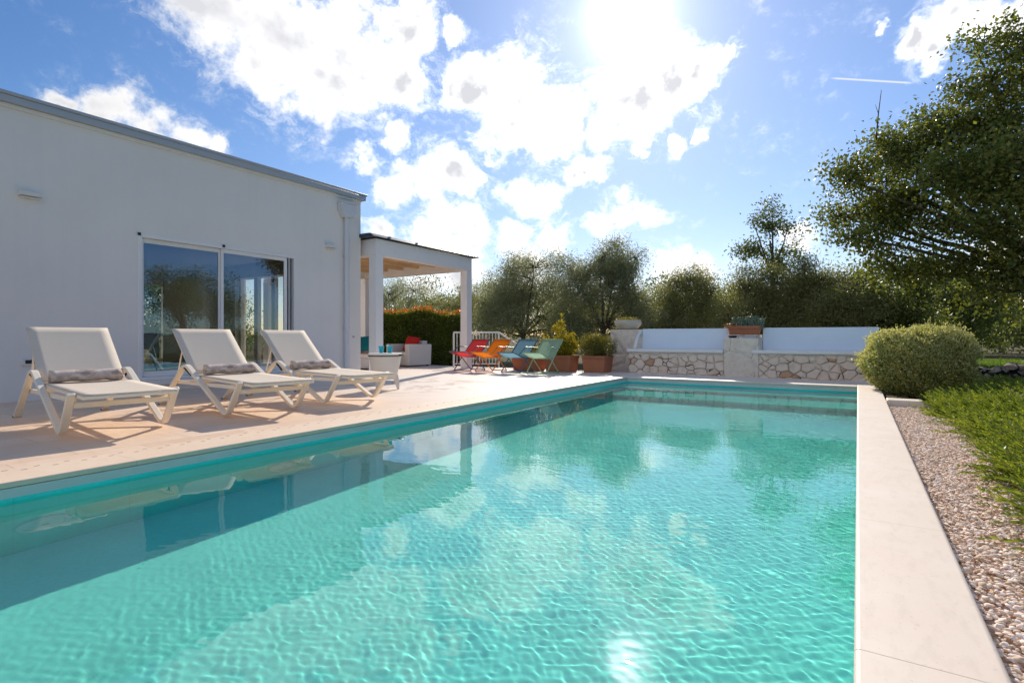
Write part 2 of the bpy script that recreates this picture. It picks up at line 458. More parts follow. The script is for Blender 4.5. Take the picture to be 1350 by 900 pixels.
# ------------------------------------------------------------------ geometry helpers
class MB:
    """collects vertices and faces of one mesh"""
    def __init__(self):
        self.v, self.f = [], []

    def add(self, vs, fs):
        o = len(self.v)
        self.v += [tuple(p) for p in vs]
        self.f += [tuple(i + o for i in fc) for fc in fs]

    def box(self, x0, x1, y0, y1, z0, z1):
        self.add([(x0, y0, z0), (x1, y0, z0), (x1, y1, z0), (x0, y1, z0), (x0, y0, z1), (x1, y0, z1), (x1, y1, z1), (x0, y1, z1)],
                 [(3, 2, 1, 0), (4, 5, 6, 7), (0, 1, 5, 4), (1, 2, 6, 5), (2, 3, 7, 6), (3, 0, 4, 7)])

    def taper(self, cx, cy, z0, z1, hx0, hy0, hx1, hy1):
        self.add([(cx - hx0, cy - hy0, z0), (cx + hx0, cy - hy0, z0), (cx + hx0, cy + hy0, z0), (cx - hx0, cy + hy0, z0),
                  (cx - hx1, cy - hy1, z1), (cx + hx1, cy - hy1, z1), (cx + hx1, cy + hy1, z1), (cx - hx1, cy + hy1, z1)],
                 [(3, 2, 1, 0), (4, 5, 6, 7), (0, 1, 5, 4), (1, 2, 6, 5), (2, 3, 7, 6), (3, 0, 4, 7)])

    def prism(self, poly, axis_vec, origin=(0, 0, 0)):
        """poly: list of 3D points (planar), extruded by axis_vec"""
        n = len(poly)
        a = [Vector(p) + Vector(origin) for p in poly]
        b = [p + Vector(axis_vec) for p in a]
        self.add(a + b, [tuple(range(n - 1, -1, -1)), tuple(range(n, 2 * n))] + [(i, (i + 1) % n, n + (i + 1) % n, n + i) for i in range(n)])

    def tube(self, pts, r, seg=8, cap=True):
        pts = [Vector(p) for p in pts]
        n = len(pts)
        rs = r if isinstance(r, (list, tuple)) else [r] * n
        t0 = (pts[1] - pts[0]).normalized()
        up = Vector((0, 0, 1)) if abs(t0.z) < 0.9 else Vector((1, 0, 0))
        u = t0.cross(up).normalized()
        vs, fs = [], []
        for i, p in enumerate(pts):
            t = (pts[min(i + 1, n - 1)] - pts[max(i - 1, 0)]).normalized()
            u = (u - t * u.dot(t)).normalized()
            w = t.cross(u)
            for k in range(seg):
                a = 2 * PI * k / seg
                vs.append(p + (u * math.cos(a) + w * math.sin(a)) * rs[i])
        for i in range(n - 1):
            for k in range(seg):
                a, b = i * seg + k, i * seg + (k + 1) % seg
                fs.append((a, b, b + seg, a + seg))
        if cap:
            fs.append(tuple(range(seg - 1, -1, -1)))
            fs.append(tuple((n - 1) * seg + k for k in range(seg)))
        self.add(vs, fs)

    def sweep(self, pts, n, w, th):
        """flat bar of width w along plane normal n and thickness th, along a planar path"""
        pts = [Vector(p) for p in pts]
        n = Vector(n).normalized()
        k = len(pts)
        vs, fs = [], []
        for i, p in enumerate(pts):
            ta = (pts[i] - pts[i - 1]).normalized() if i > 0 else (pts[1] - pts[0]).normalized()
            tb = (pts[i + 1] - pts[i]).normalized() if i < k - 1 else ta
            t = (ta + tb).normalized()
            b = n.cross(t)
            m = 1.0 / max(0.4, t.dot(ta))
            for su, sv in ((-1, -1), (1, -1), (1, 1), (-1, 1)):
                vs.append(p + n * (su * w / 2) + b * (sv * th / 2 * m))
        for i in range(k - 1):
            for q in range(4):
                a, b = i * 4 + q, i * 4 + (q + 1) % 4
                fs.append((a, b, b + 4, a + 4))
        fs.append((3, 2, 1, 0))
        fs.append(tuple((k - 1) * 4 + q for q in range(4)))
        self.add(vs, fs)

    def lathe(self, prof, c=(0, 0, 0), seg=28):
        vs, fs = [], []
        for r, z in prof:
            for k in range(seg):
                a = 2 * PI * k / seg
                vs.append((c[0] + r * math.cos(a), c[1] + r * math.sin(a), c[2] + z))
        for i in range(len(prof) - 1):
            for k in range(seg):
                a, b = i * seg + k, i * seg + (k + 1) % seg
                fs.append((a, b, b + seg, a + seg))
        self.add(vs, fs)

    def build(self, name, mat, parent=None, bevel=0.0, smooth=False, segs=2, fix=True):
        me = bpy.data.meshes.new(name)
        me.from_pydata(self.v, [], self.f)
        if fix:
            import bmesh
            bm = bmesh.new(); bm.from_mesh(me)
            bmesh.ops.recalc_face_normals(bm, faces=bm.faces)
            bm.to_mesh(me); bm.free()
        return link(name, me, mat, parent, bevel, smooth, segs)


def link(name, me, mat, parent=None, bevel=0.0, smooth=False, segs=2):
    o = bpy.data.objects.new(name, me)
    C.objects.link(o)
    me.materials.append(mat)
    if parent is not None:
        o.parent = parent
    if smooth:
        me.polygons.foreach_set('use_smooth', [True] * len(me.polygons))
        if smooth == 'auto':
            me.set_sharp_from_angle(angle=R(40))
    if bevel:
        b = o.modifiers.new('edge', 'BEVEL')
        b.width = bevel; b.segments = segs; b.limit_method = 'ANGLE'; b.angle_limit = R(40)
        me.polygons.foreach_set('use_smooth', [True] * len(me.polygons))
        me.set_sharp_from_angle(angle=R(40))
        b.harden_normals = False
    return o


def tag(o, label=None, cat=None, group=None, kind=None):
    if label: o['label'] = label
    if cat: o['category'] = cat
    if group: o['group'] = group
    if kind: o['kind'] = kind
    return o


def empty(name, loc=(0, 0, 0), rz=0.0, label=None, cat=None, group=None):
    o = bpy.data.objects.new(name, None)
    C.objects.link(o)
    o.location = loc
    o.rotation_euler = (0, 0, rz)
    o.empty_display_size = 0.1
    return tag(o, label, cat, group)


def copy_tree(o, parent=None):
    c = o.copy()
    C.objects.link(c)
    if parent is not None:
        c.parent = parent
    for ch in list(o.children):
        copy_tree(ch, c)
    return c


def fillet(pts, rad, n=6):
    """round the corners of a polyline"""
    out = [Vector(pts[0])]
    for i in range(1, len(pts) - 1):
        p = Vector(pts[i]); a = (Vector(pts[i - 1]) - p); b = (Vector(pts[i + 1]) - p)
        r = min(rad, a.length * 0.45, b.length * 0.45)
        s, e = p + a.normalized() * r, p + b.normalized() * r
        for k in range(n + 1):
            t = k / n
            out.append(s * (1 - t) ** 2 + p * 2 * t * (1 - t) + e * t * t)
    out.append(Vector(pts[-1]))
    return out


def np_mesh(name, verts, quads):
    """verts (n,3), quads (m,4) numpy -> mesh"""
    me = bpy.data.meshes.new(name)
    me.vertices.add(len(verts)); me.vertices.foreach_set('co', np.ascontiguousarray(verts, dtype=np.float32).ravel())
    k = quads.shape[1]
    me.loops.add(quads.size); me.loops.foreach_set('vertex_index', np.ascontiguousarray(quads, dtype=np.int32).ravel())
    me.polygons.add(len(quads)); me.polygons.foreach_set('loop_start', np.arange(0, quads.size, k, dtype=np.int32))
    me.update(calc_edges=True)
    return me


def unit(a):
    return a / np.maximum(1e-9, np.linalg.norm(a, axis=1, keepdims=True))


def leaves(name, pts, L, W, rng, mat, parent=None, axis=None, spread=1.0, fold=0.18, droop=0.0):
    """one small folded leaf per point"""
    n = len(pts)
    d = unit(rng.normal(size=(n, 3)) * spread + (axis if axis is not None else 0) + np.array([0, 0, -droop]))
    u = unit(np.cross(d, unit(rng.normal(size=(n, 3)))))
    w = np.cross(d, u)
    l = (L * rng.uniform(0.65, 1.25, size=(n, 1)))
    ww = (W * rng.uniform(0.7, 1.2, size=(n, 1)))
    v = np.empty((n, 4, 3))
    v[:, 0] = pts
    v[:, 1] = pts + d * l * 0.45 + u * ww * 0.5 + w * ww * fold
    v[:, 2] = pts + d * l
    v[:, 3] = pts + d * l * 0.45 - u * ww * 0.5 + w * ww * fold
    me = np_mesh(name, v.reshape(-1, 3), np.arange(4 * n).reshape(n, 4))
    return link(name, me, mat, parent)


def lobe_points(lobes, n, rng, shell=0.55):
    """random points in a union of ellipsoids, denser toward their outside"""
    vol = np.array([l[3] * l[4] * l[5] for l in lobes]) ** (0.8)
    which = rng.choice(len(lobes), size=n, p=vol / vol.sum())
    d = unit(rng.normal(size=(n, 3)))
    r = rng.uniform(0, 1, size=(n, 1)) ** (1 / 3)
    r = shell * (0.62 + 0.38 * r) + (1 - shell) * r
    la = np.array(lobes)
    return la[which, :3] + d * r * la[which, 3:6], which


def make_tree(name, base, trunk_h, trunk_r, lobes, clusters, per, leaf, mat, seed, label, cat='tree', group=None,
              sig=0.22, shell=0.5, lean=(0, 0), extra=None, droop=0.2, bark='bark', twig_frac=0.18, limb=1.0):
    """lobes in coordinates relative to base"""
    rng = np.random.default_rng(seed)
    rnd = random.Random(seed)
    root = empty(name, base, 0, label, cat, group)
    tr = MB()
    top = Vector((lean[0], lean[1], trunk_h))
    mid = Vector((lean[0] * 0.35 + rnd.uniform(-.08, .08), lean[1] * 0.35 + rnd.uniform(-.08, .08), trunk_h * 0.5))
    tr.tube([(0, 0, -0.15), (0, 0, 0.1), mid, top], [trunk_r * 1.5, trunk_r * 1.15, trunk_r * 0.95, trunk_r * 0.8], 10)
    subs, owner = [], []
    for li, l in enumerate(lobes):
        for q in range(6):
            d = unit(rng.normal(size=(1, 3)))[0] * rng.uniform(.35, .85)
            k = rng.uniform(.34, .58)
            subs.append((l[0] + d[0] * l[3], l[1] + d[1] * l[4], l[2] + d[2] * l[5], l[3] * k, l[4] * k, l[5] * k)); owner.append(li)
    cl, which = lobe_points(subs, clusters, rng, shell)
    which = np.array(owner)[which]
    limbs = []
    for i, lb in enumerate(lobes):
        c = Vector(lb[:3])
        s = mid.lerp(top, rnd.uniform(0.6, 1.0))
        m1 = s.lerp(c, 0.45) + Vector((rnd.uniform(-.2, .2), rnd.uniform(-.2, .2), rnd.uniform(0.0, .25))) * lb[3] * 0.7
        path = [s]
        for k in range(1, 7):
            t = k / 6
            p = s * (1 - t) ** 2 + m1 * 2 * t * (1 - t) + c * t * t
            path.append(p + Vector((rnd.uniform(-.05, .05), rnd.uniform(-.05, .05), rnd.uniform(-.05, .05))) * lb[3])
        rr = max(0.03, limb * trunk_r * (0.28 + 0.35 * lb[3] / max(l[3] for l in lobes)))
        tr.tube(path, [rr * (1 - 0.75 * k / 6) for k in range(7)], 7)
        limbs.append(path)
    for j in range(len(cl)):
        if rnd.random() > twig_frac:
            continue
        path = limbs[which[j]]
        e = Vector(cl[j])
        s = min(path[2:], key=lambda p: (p - e).length)
        m_ = s.lerp(e, 0.5) + Vector((rnd.uniform(-.1, .1), rnd.uniform(-.1, .1), rnd.uniform(0, .15)))
        tr.tube([s, m_, e], [0.016, 0.010, 0.004], 4, False)
    if extra:
        for path, r0, r1 in extra:
            tr.tube(path, [r0 + (r1 - r0) * k / (len(path) - 1) for k in range(len(path))], 5)
    tr.build('trunk', M[bark], root, smooth=True, fix=False)
    cs = rng.uniform(0.55, 1.25, size=(clusters, 1)) * sig
    pts = np.repeat(cl, per, axis=0) + rng.normal(size=(clusters * per, 3)) * np.repeat(cs, per, axis=0) * np.array([1, 1, 0.75])
    keep = rng.uniform(size=len(pts)) < np.repeat(rng.uniform(0.2, 1.0, size=clusters), per)
    pts = pts[keep]
    outward = unit(pts - np.array([0, 0, trunk_h])) * 0.22
    leaves('crown', pts, leaf[0], leaf[1], rng, M[mat], root, axis=outward, droop=droop)
    return root


# ------------------------------------------------------------------ world: sky with clouds
def make_world():
    w = bpy.data.worlds.new('World')
    SC.world = w
    w.use_nodes = True
    w.node_tree.nodes.clear()
    t = NT(w.node_tree)
    out = t.new('ShaderNodeOutputWorld')
    sky = t.new('ShaderNodeTexSky', sky_type='NISHITA')
    sky.sun_disc = False
    sky.sun_elevation = SUN_EL
    sky.sun_rotation = SUN_AZ
    sky.altitude = 100
    sky.air_density = 1.0
    sky.dust_density = 0.15
    sky.ozone_density = 2.0
    nrm = t.vm('NORMALIZE', t.new('ShaderNodeTexCoord').outputs['Generated'])
    sund = t.math('MAXIMUM', t.vm('DOT_PRODUCT', nrm, tuple(SUN)), 0.0)
    sep = t.new('ShaderNodeSeparateXYZ'); t.l.new(nrm, sep.inputs[0])
    # clouds: clumps in fixed directions, edges broken up by noise
    wn = t.noise(nrm, 9, 5, 0.6, out='Color')
    wd = t.vm('ADD', nrm, t.vm('SCALE', t.vm('SUBTRACT', wn, (0.5, 0.5, 0.5)), scale=0.12))
    blobs = [(300, 25, 75), (390, 50, 105), (470, 70, 95), (520, 108, 55), (430, 120, 55), (530, 40, 48), (250, 10, 42), (350, 90, 50),
             (600, 30, 17), (625, 112, 48), (680, 132, 62), (725, 150, 52), (660, 168, 46), (700, 182, 34), (600, 105, 28),
             (835, 135, 55), (880, 115, 50), (920, 102, 36), (955, 76, 22), (798, 170, 32), (850, 160, 36),
             (886, 190, 13), (920, 174, 13), (838, 203, 14), (480, 215, 22), (520, 238, 34), (570, 243, 44), (612, 235, 36),
             (520, 182, 22), (575, 285, 40), (640, 240, 16), (758, 229, 22), (788, 228, 20), (695, 264, 24), (726, 262, 24),
             (795, 287, 24), (826, 284, 28), (852, 291, 18), (500, 300, 26), (560, 308, 36), (620, 308, 36), (680, 314, 32),
             (735, 322, 30), (600, 355, 55), (560, 370, 45), (700, 350, 40), (885, 362, 30), (925, 362, 24), (92, 130, 18), (140, 142, 34), (190, 162, 36),
             (240, 182, 34), (282, 198, 20), (120, 165, 36), (1255, 32, 38), (1205, 62, 24), (1300, 25, 40), (1335, 35, 30), (1155, 40, 11),
             (1230, 72, 20), (1062, 316, 22), (1330, 330, 40)]
    dirs = []
    for x, y, r in blobs:
        d, k = sky_dir(x, y)
        dirs.append((d, r / F_PX * k * 0.87))
    rr = random.Random(5)
    for i in range(14):       # the rest of the sky, behind and beside the view
        az = rr.uniform(R(125), R(250)); el = rr.uniform(R(6), R(60))
        dirs.append((Vector((math.sin(az) * math.cos(el), math.cos(az) * math.cos(el), math.sin(el))), rr.uniform(0.10, 0.26)))
    field = None
    for d, r in dirs:
        v = t.math('MULTIPLY_ADD', t.vm('DISTANCE', wd, tuple(d)), -1.0 / r, 1.0)
        v = t.math('MAXIMUM', v, -1.0)
        if field is None:
            field = v
        else:
            sm = t.new('ShaderNodeMath', operation='SMOOTH_MAX')
            t.l.new(field, sm.inputs[0]); t.l.new(v, sm.inputs[1]); sm.inputs[2].default_value = 0.25
            field = sm.outputs[0]
    n1 = t.noise(t.mapping(nrm, (1, 1, 1.25)), 13, 8, 0.58)
    nlow = t.noise(nrm, 7, 4, 0.5)
    nlow_s = t.noise(t.vm('ADD', nrm, tuple(SUN * 0.04 + Vector((0, 0, 0.035)))), 7, 4, 0.5)
    n2 = t.noise(nrm, 45, 5, 0.65)
    n3 = t.noise(nrm, 120, 4, 0.6)
    dens = t.math('ADD', field, t.math('MULTIPLY_ADD', n1, 2.1, -1.08))
    dens = t.math('ADD', dens, t.math('MULTIPLY_ADD', n2, 0.85, -0.425))
    dens = t.math('ADD', dens, t.math('MULTIPLY_ADD', n3, 0.35, -0.175))
    cover = t.mapr(dens, -0.26, 0.56, 0, 1, True)
    body = t.math('ADD', field, t.math('MULTIPLY_ADD', nlow, 1.0, -0.5))
    wisp = t.math('MULTIPLY', t.mapr(dens, -0.85, 0.05, 0, 1, True), t.mapr(t.noise(t.mapping(wd, (1, 1, 2.2)), 22, 6, 0.65), 0.42, 0.72, 0, 0.55, True))
    cover = t.math('MAXIMUM', cover, wisp)
    thick = t.math('ADD', t.mapr(body, 0.05, 0.95, 0, 0.8, True), t.mapr(n1, 0.35, 0.65, -0.15, 0.25))
    lit = t.mapr(t.math('SUBTRACT', nlow, nlow_s), -0.07, 0.07)
    shade = t.math('MULTIPLY', thick, t.math('MULTIPLY_ADD', lit, -0.62, 1.0))
    near = t.math('POWER', sund, 8.0)
    white = t.vm('SCALE', (0.98, 0.975, 0.965), scale=t.math('MULTIPLY_ADD', near, 1.5, 1.0))
    ccol = t.mix(t.math('MULTIPLY', shade, 1.25, clamp=True), white, (0.76, 0.765, 0.81))
    # clear sky
    scl = t.vm('SCALE', sky.outputs[0], scale=0.112)
    hs = t.new('ShaderNodeHueSaturation'); hs.inputs['Saturation'].default_value = 1.24
    t.l.new(scl, hs.inputs['Color'])
    base = t.mix(1.0, hs.outputs[0], t.mix(t.mapr(sep.outputs['Z'], 0.05, 0.6), (1.08, 0.96, 1.03), (0.90, 0.98, 1.13)), 'MULTIPLY')
    # haze around the sun
    gl = t.math('MULTIPLY', t.math('POWER', sund, 5.0), 0.17)
    gl = t.math('ADD', gl, t.math('MULTIPLY', t.math('POWER', sund, 90.0), 0.15))
    ring = t.new('ShaderNodeCombineXYZ')
    for i, k in enumerate((1.0, 1.0, 0.98)):
        t.l.new(t.math('MULTIPLY', gl, k), ring.inputs[i])
    base = t.vm('ADD', base, ring.outputs[0])
    # a thin vapour trail
    a, b = sky_dir(1092, 103)[0], sky_dir(1207, 110)[0]
    nn = a.cross(b).normalized(); mid_ = (a + b).normalized(); half = (a - b).length / 2
    off = t.math('ABSOLUTE', t.vm('DOT_PRODUCT', nrm, tuple(nn)))
    tr = t.math('MULTIPLY', t.mapr(off, 0.0004, 0.0019, 1, 0, True), t.mapr(t.vm('DISTANCE', nrm, tuple(mid_)), half * 0.75, half, 1, 0, True))
    base = t.mix(t.math('MULTIPLY', tr, 0.7), base, (1.0, 1.0, 1.0))
    col = t.mix(cover, base, ccol)
    core = t.math('ADD', t.math('MULTIPLY_ADD', t.math('POWER', sund, 1000.0), 1.4, t.math('MULTIPLY', t.math('POWER', sund, 260.0), 0.30)), t.math('MULTIPLY', t.math('POWER', sund, 3500.0), 14.0))
    cc = t.new('ShaderNodeCombineXYZ')
    for i in range(3):
        t.l.new(core, cc.inputs[i])
    col = t.vm('ADD', col, cc.outputs[0])
    # below the horizon: dull ground tone
    col = t.mix(t.mapr(sep.outputs['Z'], -0.03, 0.0), (0.22, 0.19, 0.14), col)
    bg = t.new('ShaderNodeBackground')
    t.l.new(col, bg.inputs['Color'])
    bg.inputs['Strength'].default_value = 1.0
    t.l.new(bg.outputs[0], out.inputs['Surface'])
    w.cycles.sampling_method = 'MANUAL'
    w.cycles.sample_map_resolution = 1024


def make_camera_and_sun():
    cam = bpy.data.cameras.new('camera')
    cam.sensor_width = 36.0
    cam.lens = F_PX / 1350 * 36.0
    cam.shift_y = -5.0 / 1350 
    cam.clip_start = 0.05
    cam.clip_end = 5000
    o = bpy.data.objects.new('camera', cam)
    C.objects.link(o)
    o.location = (0, 0, CAM_H)
    o.rotation_euler = (R(90), 0, YAW)
    SC.camera = o
    s = bpy.data.lights.new('sun', 'SUN')
    s.energy = 5.0
    s.angle = R(0.5)
    s.color = (1.0, 0.90, 0.77)
    s.cycles.is_caustics_light = True
    so = bpy.data.objects.new('sun', s)
    C.objects.link(so)
    so.rotation_euler = SUN.to_track_quat('Z', 'Y').to_euler()
    so.location = SUN * 30


# ------------------------------------------------------------------ pool and ground
PX0, PX1, PY0, PY1 = -4.18, -0.005, -2.2, 11.1
WATER_Z, FLOOR_Z = -0.11, -1.21
HX = -9.41                     # house front
CS = 0.42                      # width of the left coping strip


def wave_field(x, y):
    rng = np.random.default_rng(11)
    h = np.zeros_like(x)
    wob = 0.35 * np.sin(1.7 * x + 0.8 * y) + 0.3 * np.sin(0.9 * x - 1.3 * y + 1.0)
    # long gentle swell keeps the mirror images in streaks; short ripples break it up
    right = np.clip((x + 3.2) / 2.6, 0, 1)
    for lam, amp, n in ((0.9, 0.0005, 6), (0.42, 0.00014, 9), (0.20, 0.00006, 14), (0.11, 0.00004, 18), (0.068, 0.00004, 24), (0.046, 0.000036, 28)):
        part = np.zeros_like(x)
        for i in range(n):
            a = rng.uniform(-0.95, 0.95) + PI * 0.43
            k = 2 * PI / (lam * rng.uniform(0.75, 1.3))
            part += np.sin(k * (np.cos(a) * x + np.sin(a) * y) + rng.uniform(0, 2 * PI) + wob * rng.uniform(0.5, 2.0))
        mod = 0.75 + 0.35 * np.sin(0.6 * x + rng.uniform(0, 6)) * np.sin(0.5 * y + rng.uniform(0, 6))
        if lam < 0.15:
            mod = mod * (0.6 + 1.1 * right)
        h += amp * part * mod / math.sqrt(n) * 1.5
    calm = 1 / (1 + np.exp(-(x - (-3.3 - 0.05 * y)) / 0.28))       # sheltered along the left wall
    return h * (0.16 + 0.84 * calm)


def make_pool():
    st = dict(kind='structure')
    t = MB()
    t.box(PX0 - .2, PX1 + .2, PY0 - .2, PY1 + .2, FLOOR_Z - .2, FLOOR_Z)
    o = t.build('pool_floor', M['pool_floor']); tag(o, **st); o.cycles.is_caustics_receiver = True
    z1 = WATER_Z - 0.0
    t = MB()
    zt = -0.09
    t.box(PX0 - .2, PX0, PY0, PY1, FLOOR_Z + .0005, zt)
    t.box(PX1, PX1 + .2, PY0, PY1, FLOOR_Z + .0005, zt)
    t.box(PX0 - .2, PX1 + .2, PY1, PY1 + .2, FLOOR_Z + .0005, zt)
    t.box(PX0 - .2, PX1 + .2, PY0 - .2, PY0, FLOOR_Z + .0005, zt)
    o = t.build('pool_wall', M['pool_side']); tag(o, **st); o.cycles.is_caustics_receiver = True
    t = MB()
    t.prism([(PX0 + .001, PY1 - .001, FLOOR_Z + .001), (PX0 + .001, 9.2, FLOOR_Z + .001), (PX0 + .001, 9.2, -0.76), (PX0 + .001, 10.3, -0.76), (PX0 + .001, 10.3, -0.41), (PX0 + .001, PY1 - .001, -0.41)],
            (PX1 - PX0 - .002, 0, 0))
    o = t.build('pool_steps', M['pool_side'], bevel=0.012); tag(o, **st); o.cycles.is_caustics_receiver = True
    # tiled rim above the waterline
    t = MB()
    rz0, rz1 = -0.0895, -0.032
    t.box(PX0 - .2, PX0 + .002, PY0, PY1, rz0, rz1)
    t.box(PX1 - .002, PX1 + .2, PY0, PY1, rz0, rz1)
    t.box(PX0 - .2, PX1 + .2, PY1 - .002, PY1 + .2, rz0, rz1)
    t.box(PX0 - .2, PX1 + .2, PY0 - .2, PY0 + .002, rz0, rz1)
    o = t.build('pool_rim', M['pool_rim']); tag(o, **st)
    # water: a real rippled sheet
    nx, ny = 420, 1330
    xs = np.linspace(PX0 + .0005, PX1 - .0005, nx); ys = np.linspace(PY0 + .0005, PY1 - .0005, ny)
    X, Y = np.meshgrid(xs, ys)
    Z = WATER_Z + wave_field(X, Y)
    v = np.stack([X.ravel(), Y.ravel(), Z.ravel()], 1)
    i = (np.arange(ny - 1)[:, None] * nx + np.arange(nx - 1)[None, :]).ravel()
    q = np.stack([i, i + 1, i + 1 + nx, i + nx], 1)
    o = link('pool_water', np_mesh('pool_water', v, q), M['water'], smooth=True)
    tag(o, **st); o.cycles.is_caustics_caster = True
    # copings
    t = MB(); t.box(PX0 - CS, PX0 - .012 + .012, PY0 - .4, PY1 - .0, -0.03, 0.006)
    o = t.build('coping_left', M['coping_slotted'], bevel=0.008, segs=3); tag(o, **st)
    t = MB(); t.box(PX1 - .004, 0.32, PY0 - .4, PY1 + .35, -0.035, 0.012)
    o = t.build('coping_right', M['coping_stone'], bevel=0.014, segs=4); tag(o, **st)
    t = MB(); t.box(PX0 - CS, PX1 - .006, PY1 + .002, PY1 + .35, -0.03, 0.006)
    o = t.build('coping_far', M['coping_stone'], bevel=0.008); tag(o, **st)
    # body under the right coping
    t = MB(); t.box(PX1 + .21, 0.30, PY0 - .4, PY1 + .35, -0.6, -0.0355)
    o = t.build('coping_base', M['pool_rim']); tag(o, **st)
    # terrace
    t = MB()
    t.box(HX, PX0 - CS - .003, -6, 12.75, -0.06, 0)
    t.box(-15.5, HX, 8.35, 12.75, -0.06, 0)
    t.box(PX0 - CS - .003, 0.30, PY1 + .353, 12.75, -0.06, 0)
    o = t.build('deck', M['deck']); tag(o, **st)


def make_ground():
    st = dict(kind='structure')
    # one sheet with a hole for pool and terrace; gentle relief far away
    me = MB()
    xs = [-3000, -600, -150, -60, -30, -15.6, -12, -9.3, PX0 - .2, PX1 + .2, 0.9, 3, 6, 12, 30, 60, 150, 600, 3000]
    ys = [-3000, -600, -150, -40, -15, -6.1, PY0 - .2, 2, 6, PY1 + .2, 12.7, 16, 20, 26, 34, 60, 150, 600, 3000]
    idx = {}
    for j, y in enumerate(ys):
        for i, x in enumerate(xs):
            idx[i, j] = len(me.v)
            far = max(0, math.hypot(x, y) - 60)
            me.v.append((x, y, -0.13 + min(6.0, far * 0.006)))
    for j in range(len(ys) - 1):
        for i in range(len(xs) - 1):
            if xs[i] >= PX0 - .21 and xs[i + 1] <= PX1 + .21 and ys[j] >= PY0 - .21 and ys[j + 1] <= PY1 + .21:
                continue
            me.f.append((idx[i, j], idx[i + 1, j], idx[i + 1, j + 1], idx[i, j + 1]))
    o = me.build('ground', M['ground']); tag(o, **st)
    # lawn beyond the low wall
    t = MB()
    n = 40
    pts = []
    rr = random.Random(3)
    for k in range(n):
        a = 2 * PI * k / n
        pts.append((8.5 + 7.2 * math.cos(a) * (1 + rr.uniform(-.05, .05)), 24 + 9.5 * math.sin(a) * (1 + rr.uniform(-.05, .05)), -0.10))
    t.add(pts, [tuple(range(n))])
    o = t.build('lawn', M['lawn']); tag(o, **st)
    rng = np.random.default_rng(4)
    m = 26000
    a = rng.uniform(0, 2 * PI, m); r = np.sqrt(rng.uniform(0, 1, m))
    p = np.stack([8.5 + 7 * r * np.cos(a), 24 + 9.3 * r * np.sin(a), np.full(m, -0.10)], 1)
    p = p[p[:, 1] < 30]
    o = leaves('grass', p, 0.09, 0.02, rng, M['blade'], axis=np.array([0, 0, 2.0]), spread=0.5)
    tag(o, kind='stuff')


def ico(sub):
    import bmesh
    bm = bmesh.new(); bmesh.ops.create_icosphere(bm, subdivisions=sub, radius=1)
    v = np.array([x.co[:] for x in bm.verts]); f = np.array([[x.index for x in fc.verts] for fc in bm.faces])
    bm.free()
    return v, f


def make_gravel():
    rng = np.random.default_rng(7)
    shapes = []
    for k in range(16):
        bv, bf = ico(2) if k < 8 else ico(1)
        d = bv.copy()
        for q in range(7):
            nrm = unit(rng.normal(size=(1, 3)))[0]
            s = d @ nrm; lim = rng.uniform(0.45, 0.85)
            d -= np.outer(np.maximum(0, s - lim), nrm)       # chipped flats
        shapes.append((d, bf))
    n = 25000
    y = 1.05 + (8.65 - 1.05) * rng.uniform(0, 1, n) ** 1.25
    x = rng.uniform(0.325, 1.15, n)
    keep = x < 0.98 + 0.10 * np.sin(y * 2.1)
    x, y = x[keep], y[keep]; n = len(x)
    size = rng.uniform(0.0055, 0.0125, n) * np.where(rng.uniform(size=n) < 0.12, 1.35, 1.0)
    z = -0.060 + rng.uniform(0, 0.018, n)
    V, Fc = [], []
    off = 0
    for i in range(n):
        shp, bf = shapes[i % 8 + (8 if y[i] > 3.2 else 0)]
        s = shp * (size[i] * np.array([1.35, 1.0, 0.55]))
        yaw = rng.uniform(0, 2 * PI); tx, ty = rng.normal(0, .28, 2)
        rz_ = np.array(Matrix.Rotation(yaw, 3, 'Z') @ Matrix.Rotation(tx, 3, 'X') @ Matrix.Rotation(ty, 3, 'Y'))
        rot = rz_
        V.append(s @ rot.T + np.array([x[i], y[i], z[i]])); Fc.append(bf + off); off += len(shp)
    o = link('gravel', np_mesh('gravel', np.concatenate(V), np.concatenate(Fc)), M['pebble'], smooth='auto')
    tag(o, kind='stuff')
    t = MB(); t.box(0.301, 3.2, -1, 9.5, -0.12, -0.064)
    o = t.build('gravel_bed', M['gravel_bed']); tag(o, kind='structure')


# ------------------------------------------------------------------ house
def wall_grid(t, axis, pos, th, us, vs, holes):
    """wall slab perpendicular to axis ('x' or 'y') between pos and pos+th, with rectangular openings"""
    def P(u, v, d):
        return (pos + d, u, v) if axis == 'x' else (u, pos + d, v)
    def cell(u0, u1, v0, v1):
        return any(a <= u0 + 1e-6 and u1 <= b + 1e-6 and c <= v0 + 1e-6 and v1 <= d + 1e-6 for a, b, c, d in holes)
    for d in (0, th):
        for i in range(len(us) - 1):
            for j in range(len(vs) - 1):
                if not cell(us[i], us[i + 1], vs[j], vs[j + 1]):
                    t.add([P(us[i], vs[j], d), P(us[i + 1], vs[j], d), P(us[i + 1], vs[j + 1], d), P(us[i], vs[j + 1], d)], [(0, 1, 2, 3)])
    for a, b, c, d in holes + [(us[0], us[-1], vs[0], vs[-1])]:
        for (p, q) in (((a, c), (b, c)), ((b, c), (b, d)), ((b, d), (a, d)), ((a, d), (a, c))):
            t.add([P(*p, 0), P(*q, 0), P(*q, th), P(*p, th)], [(0, 1, 2, 3)])


DY0, DY1, DZ0, DZ1 = 3.90, 6.70, 0.18, 2.47


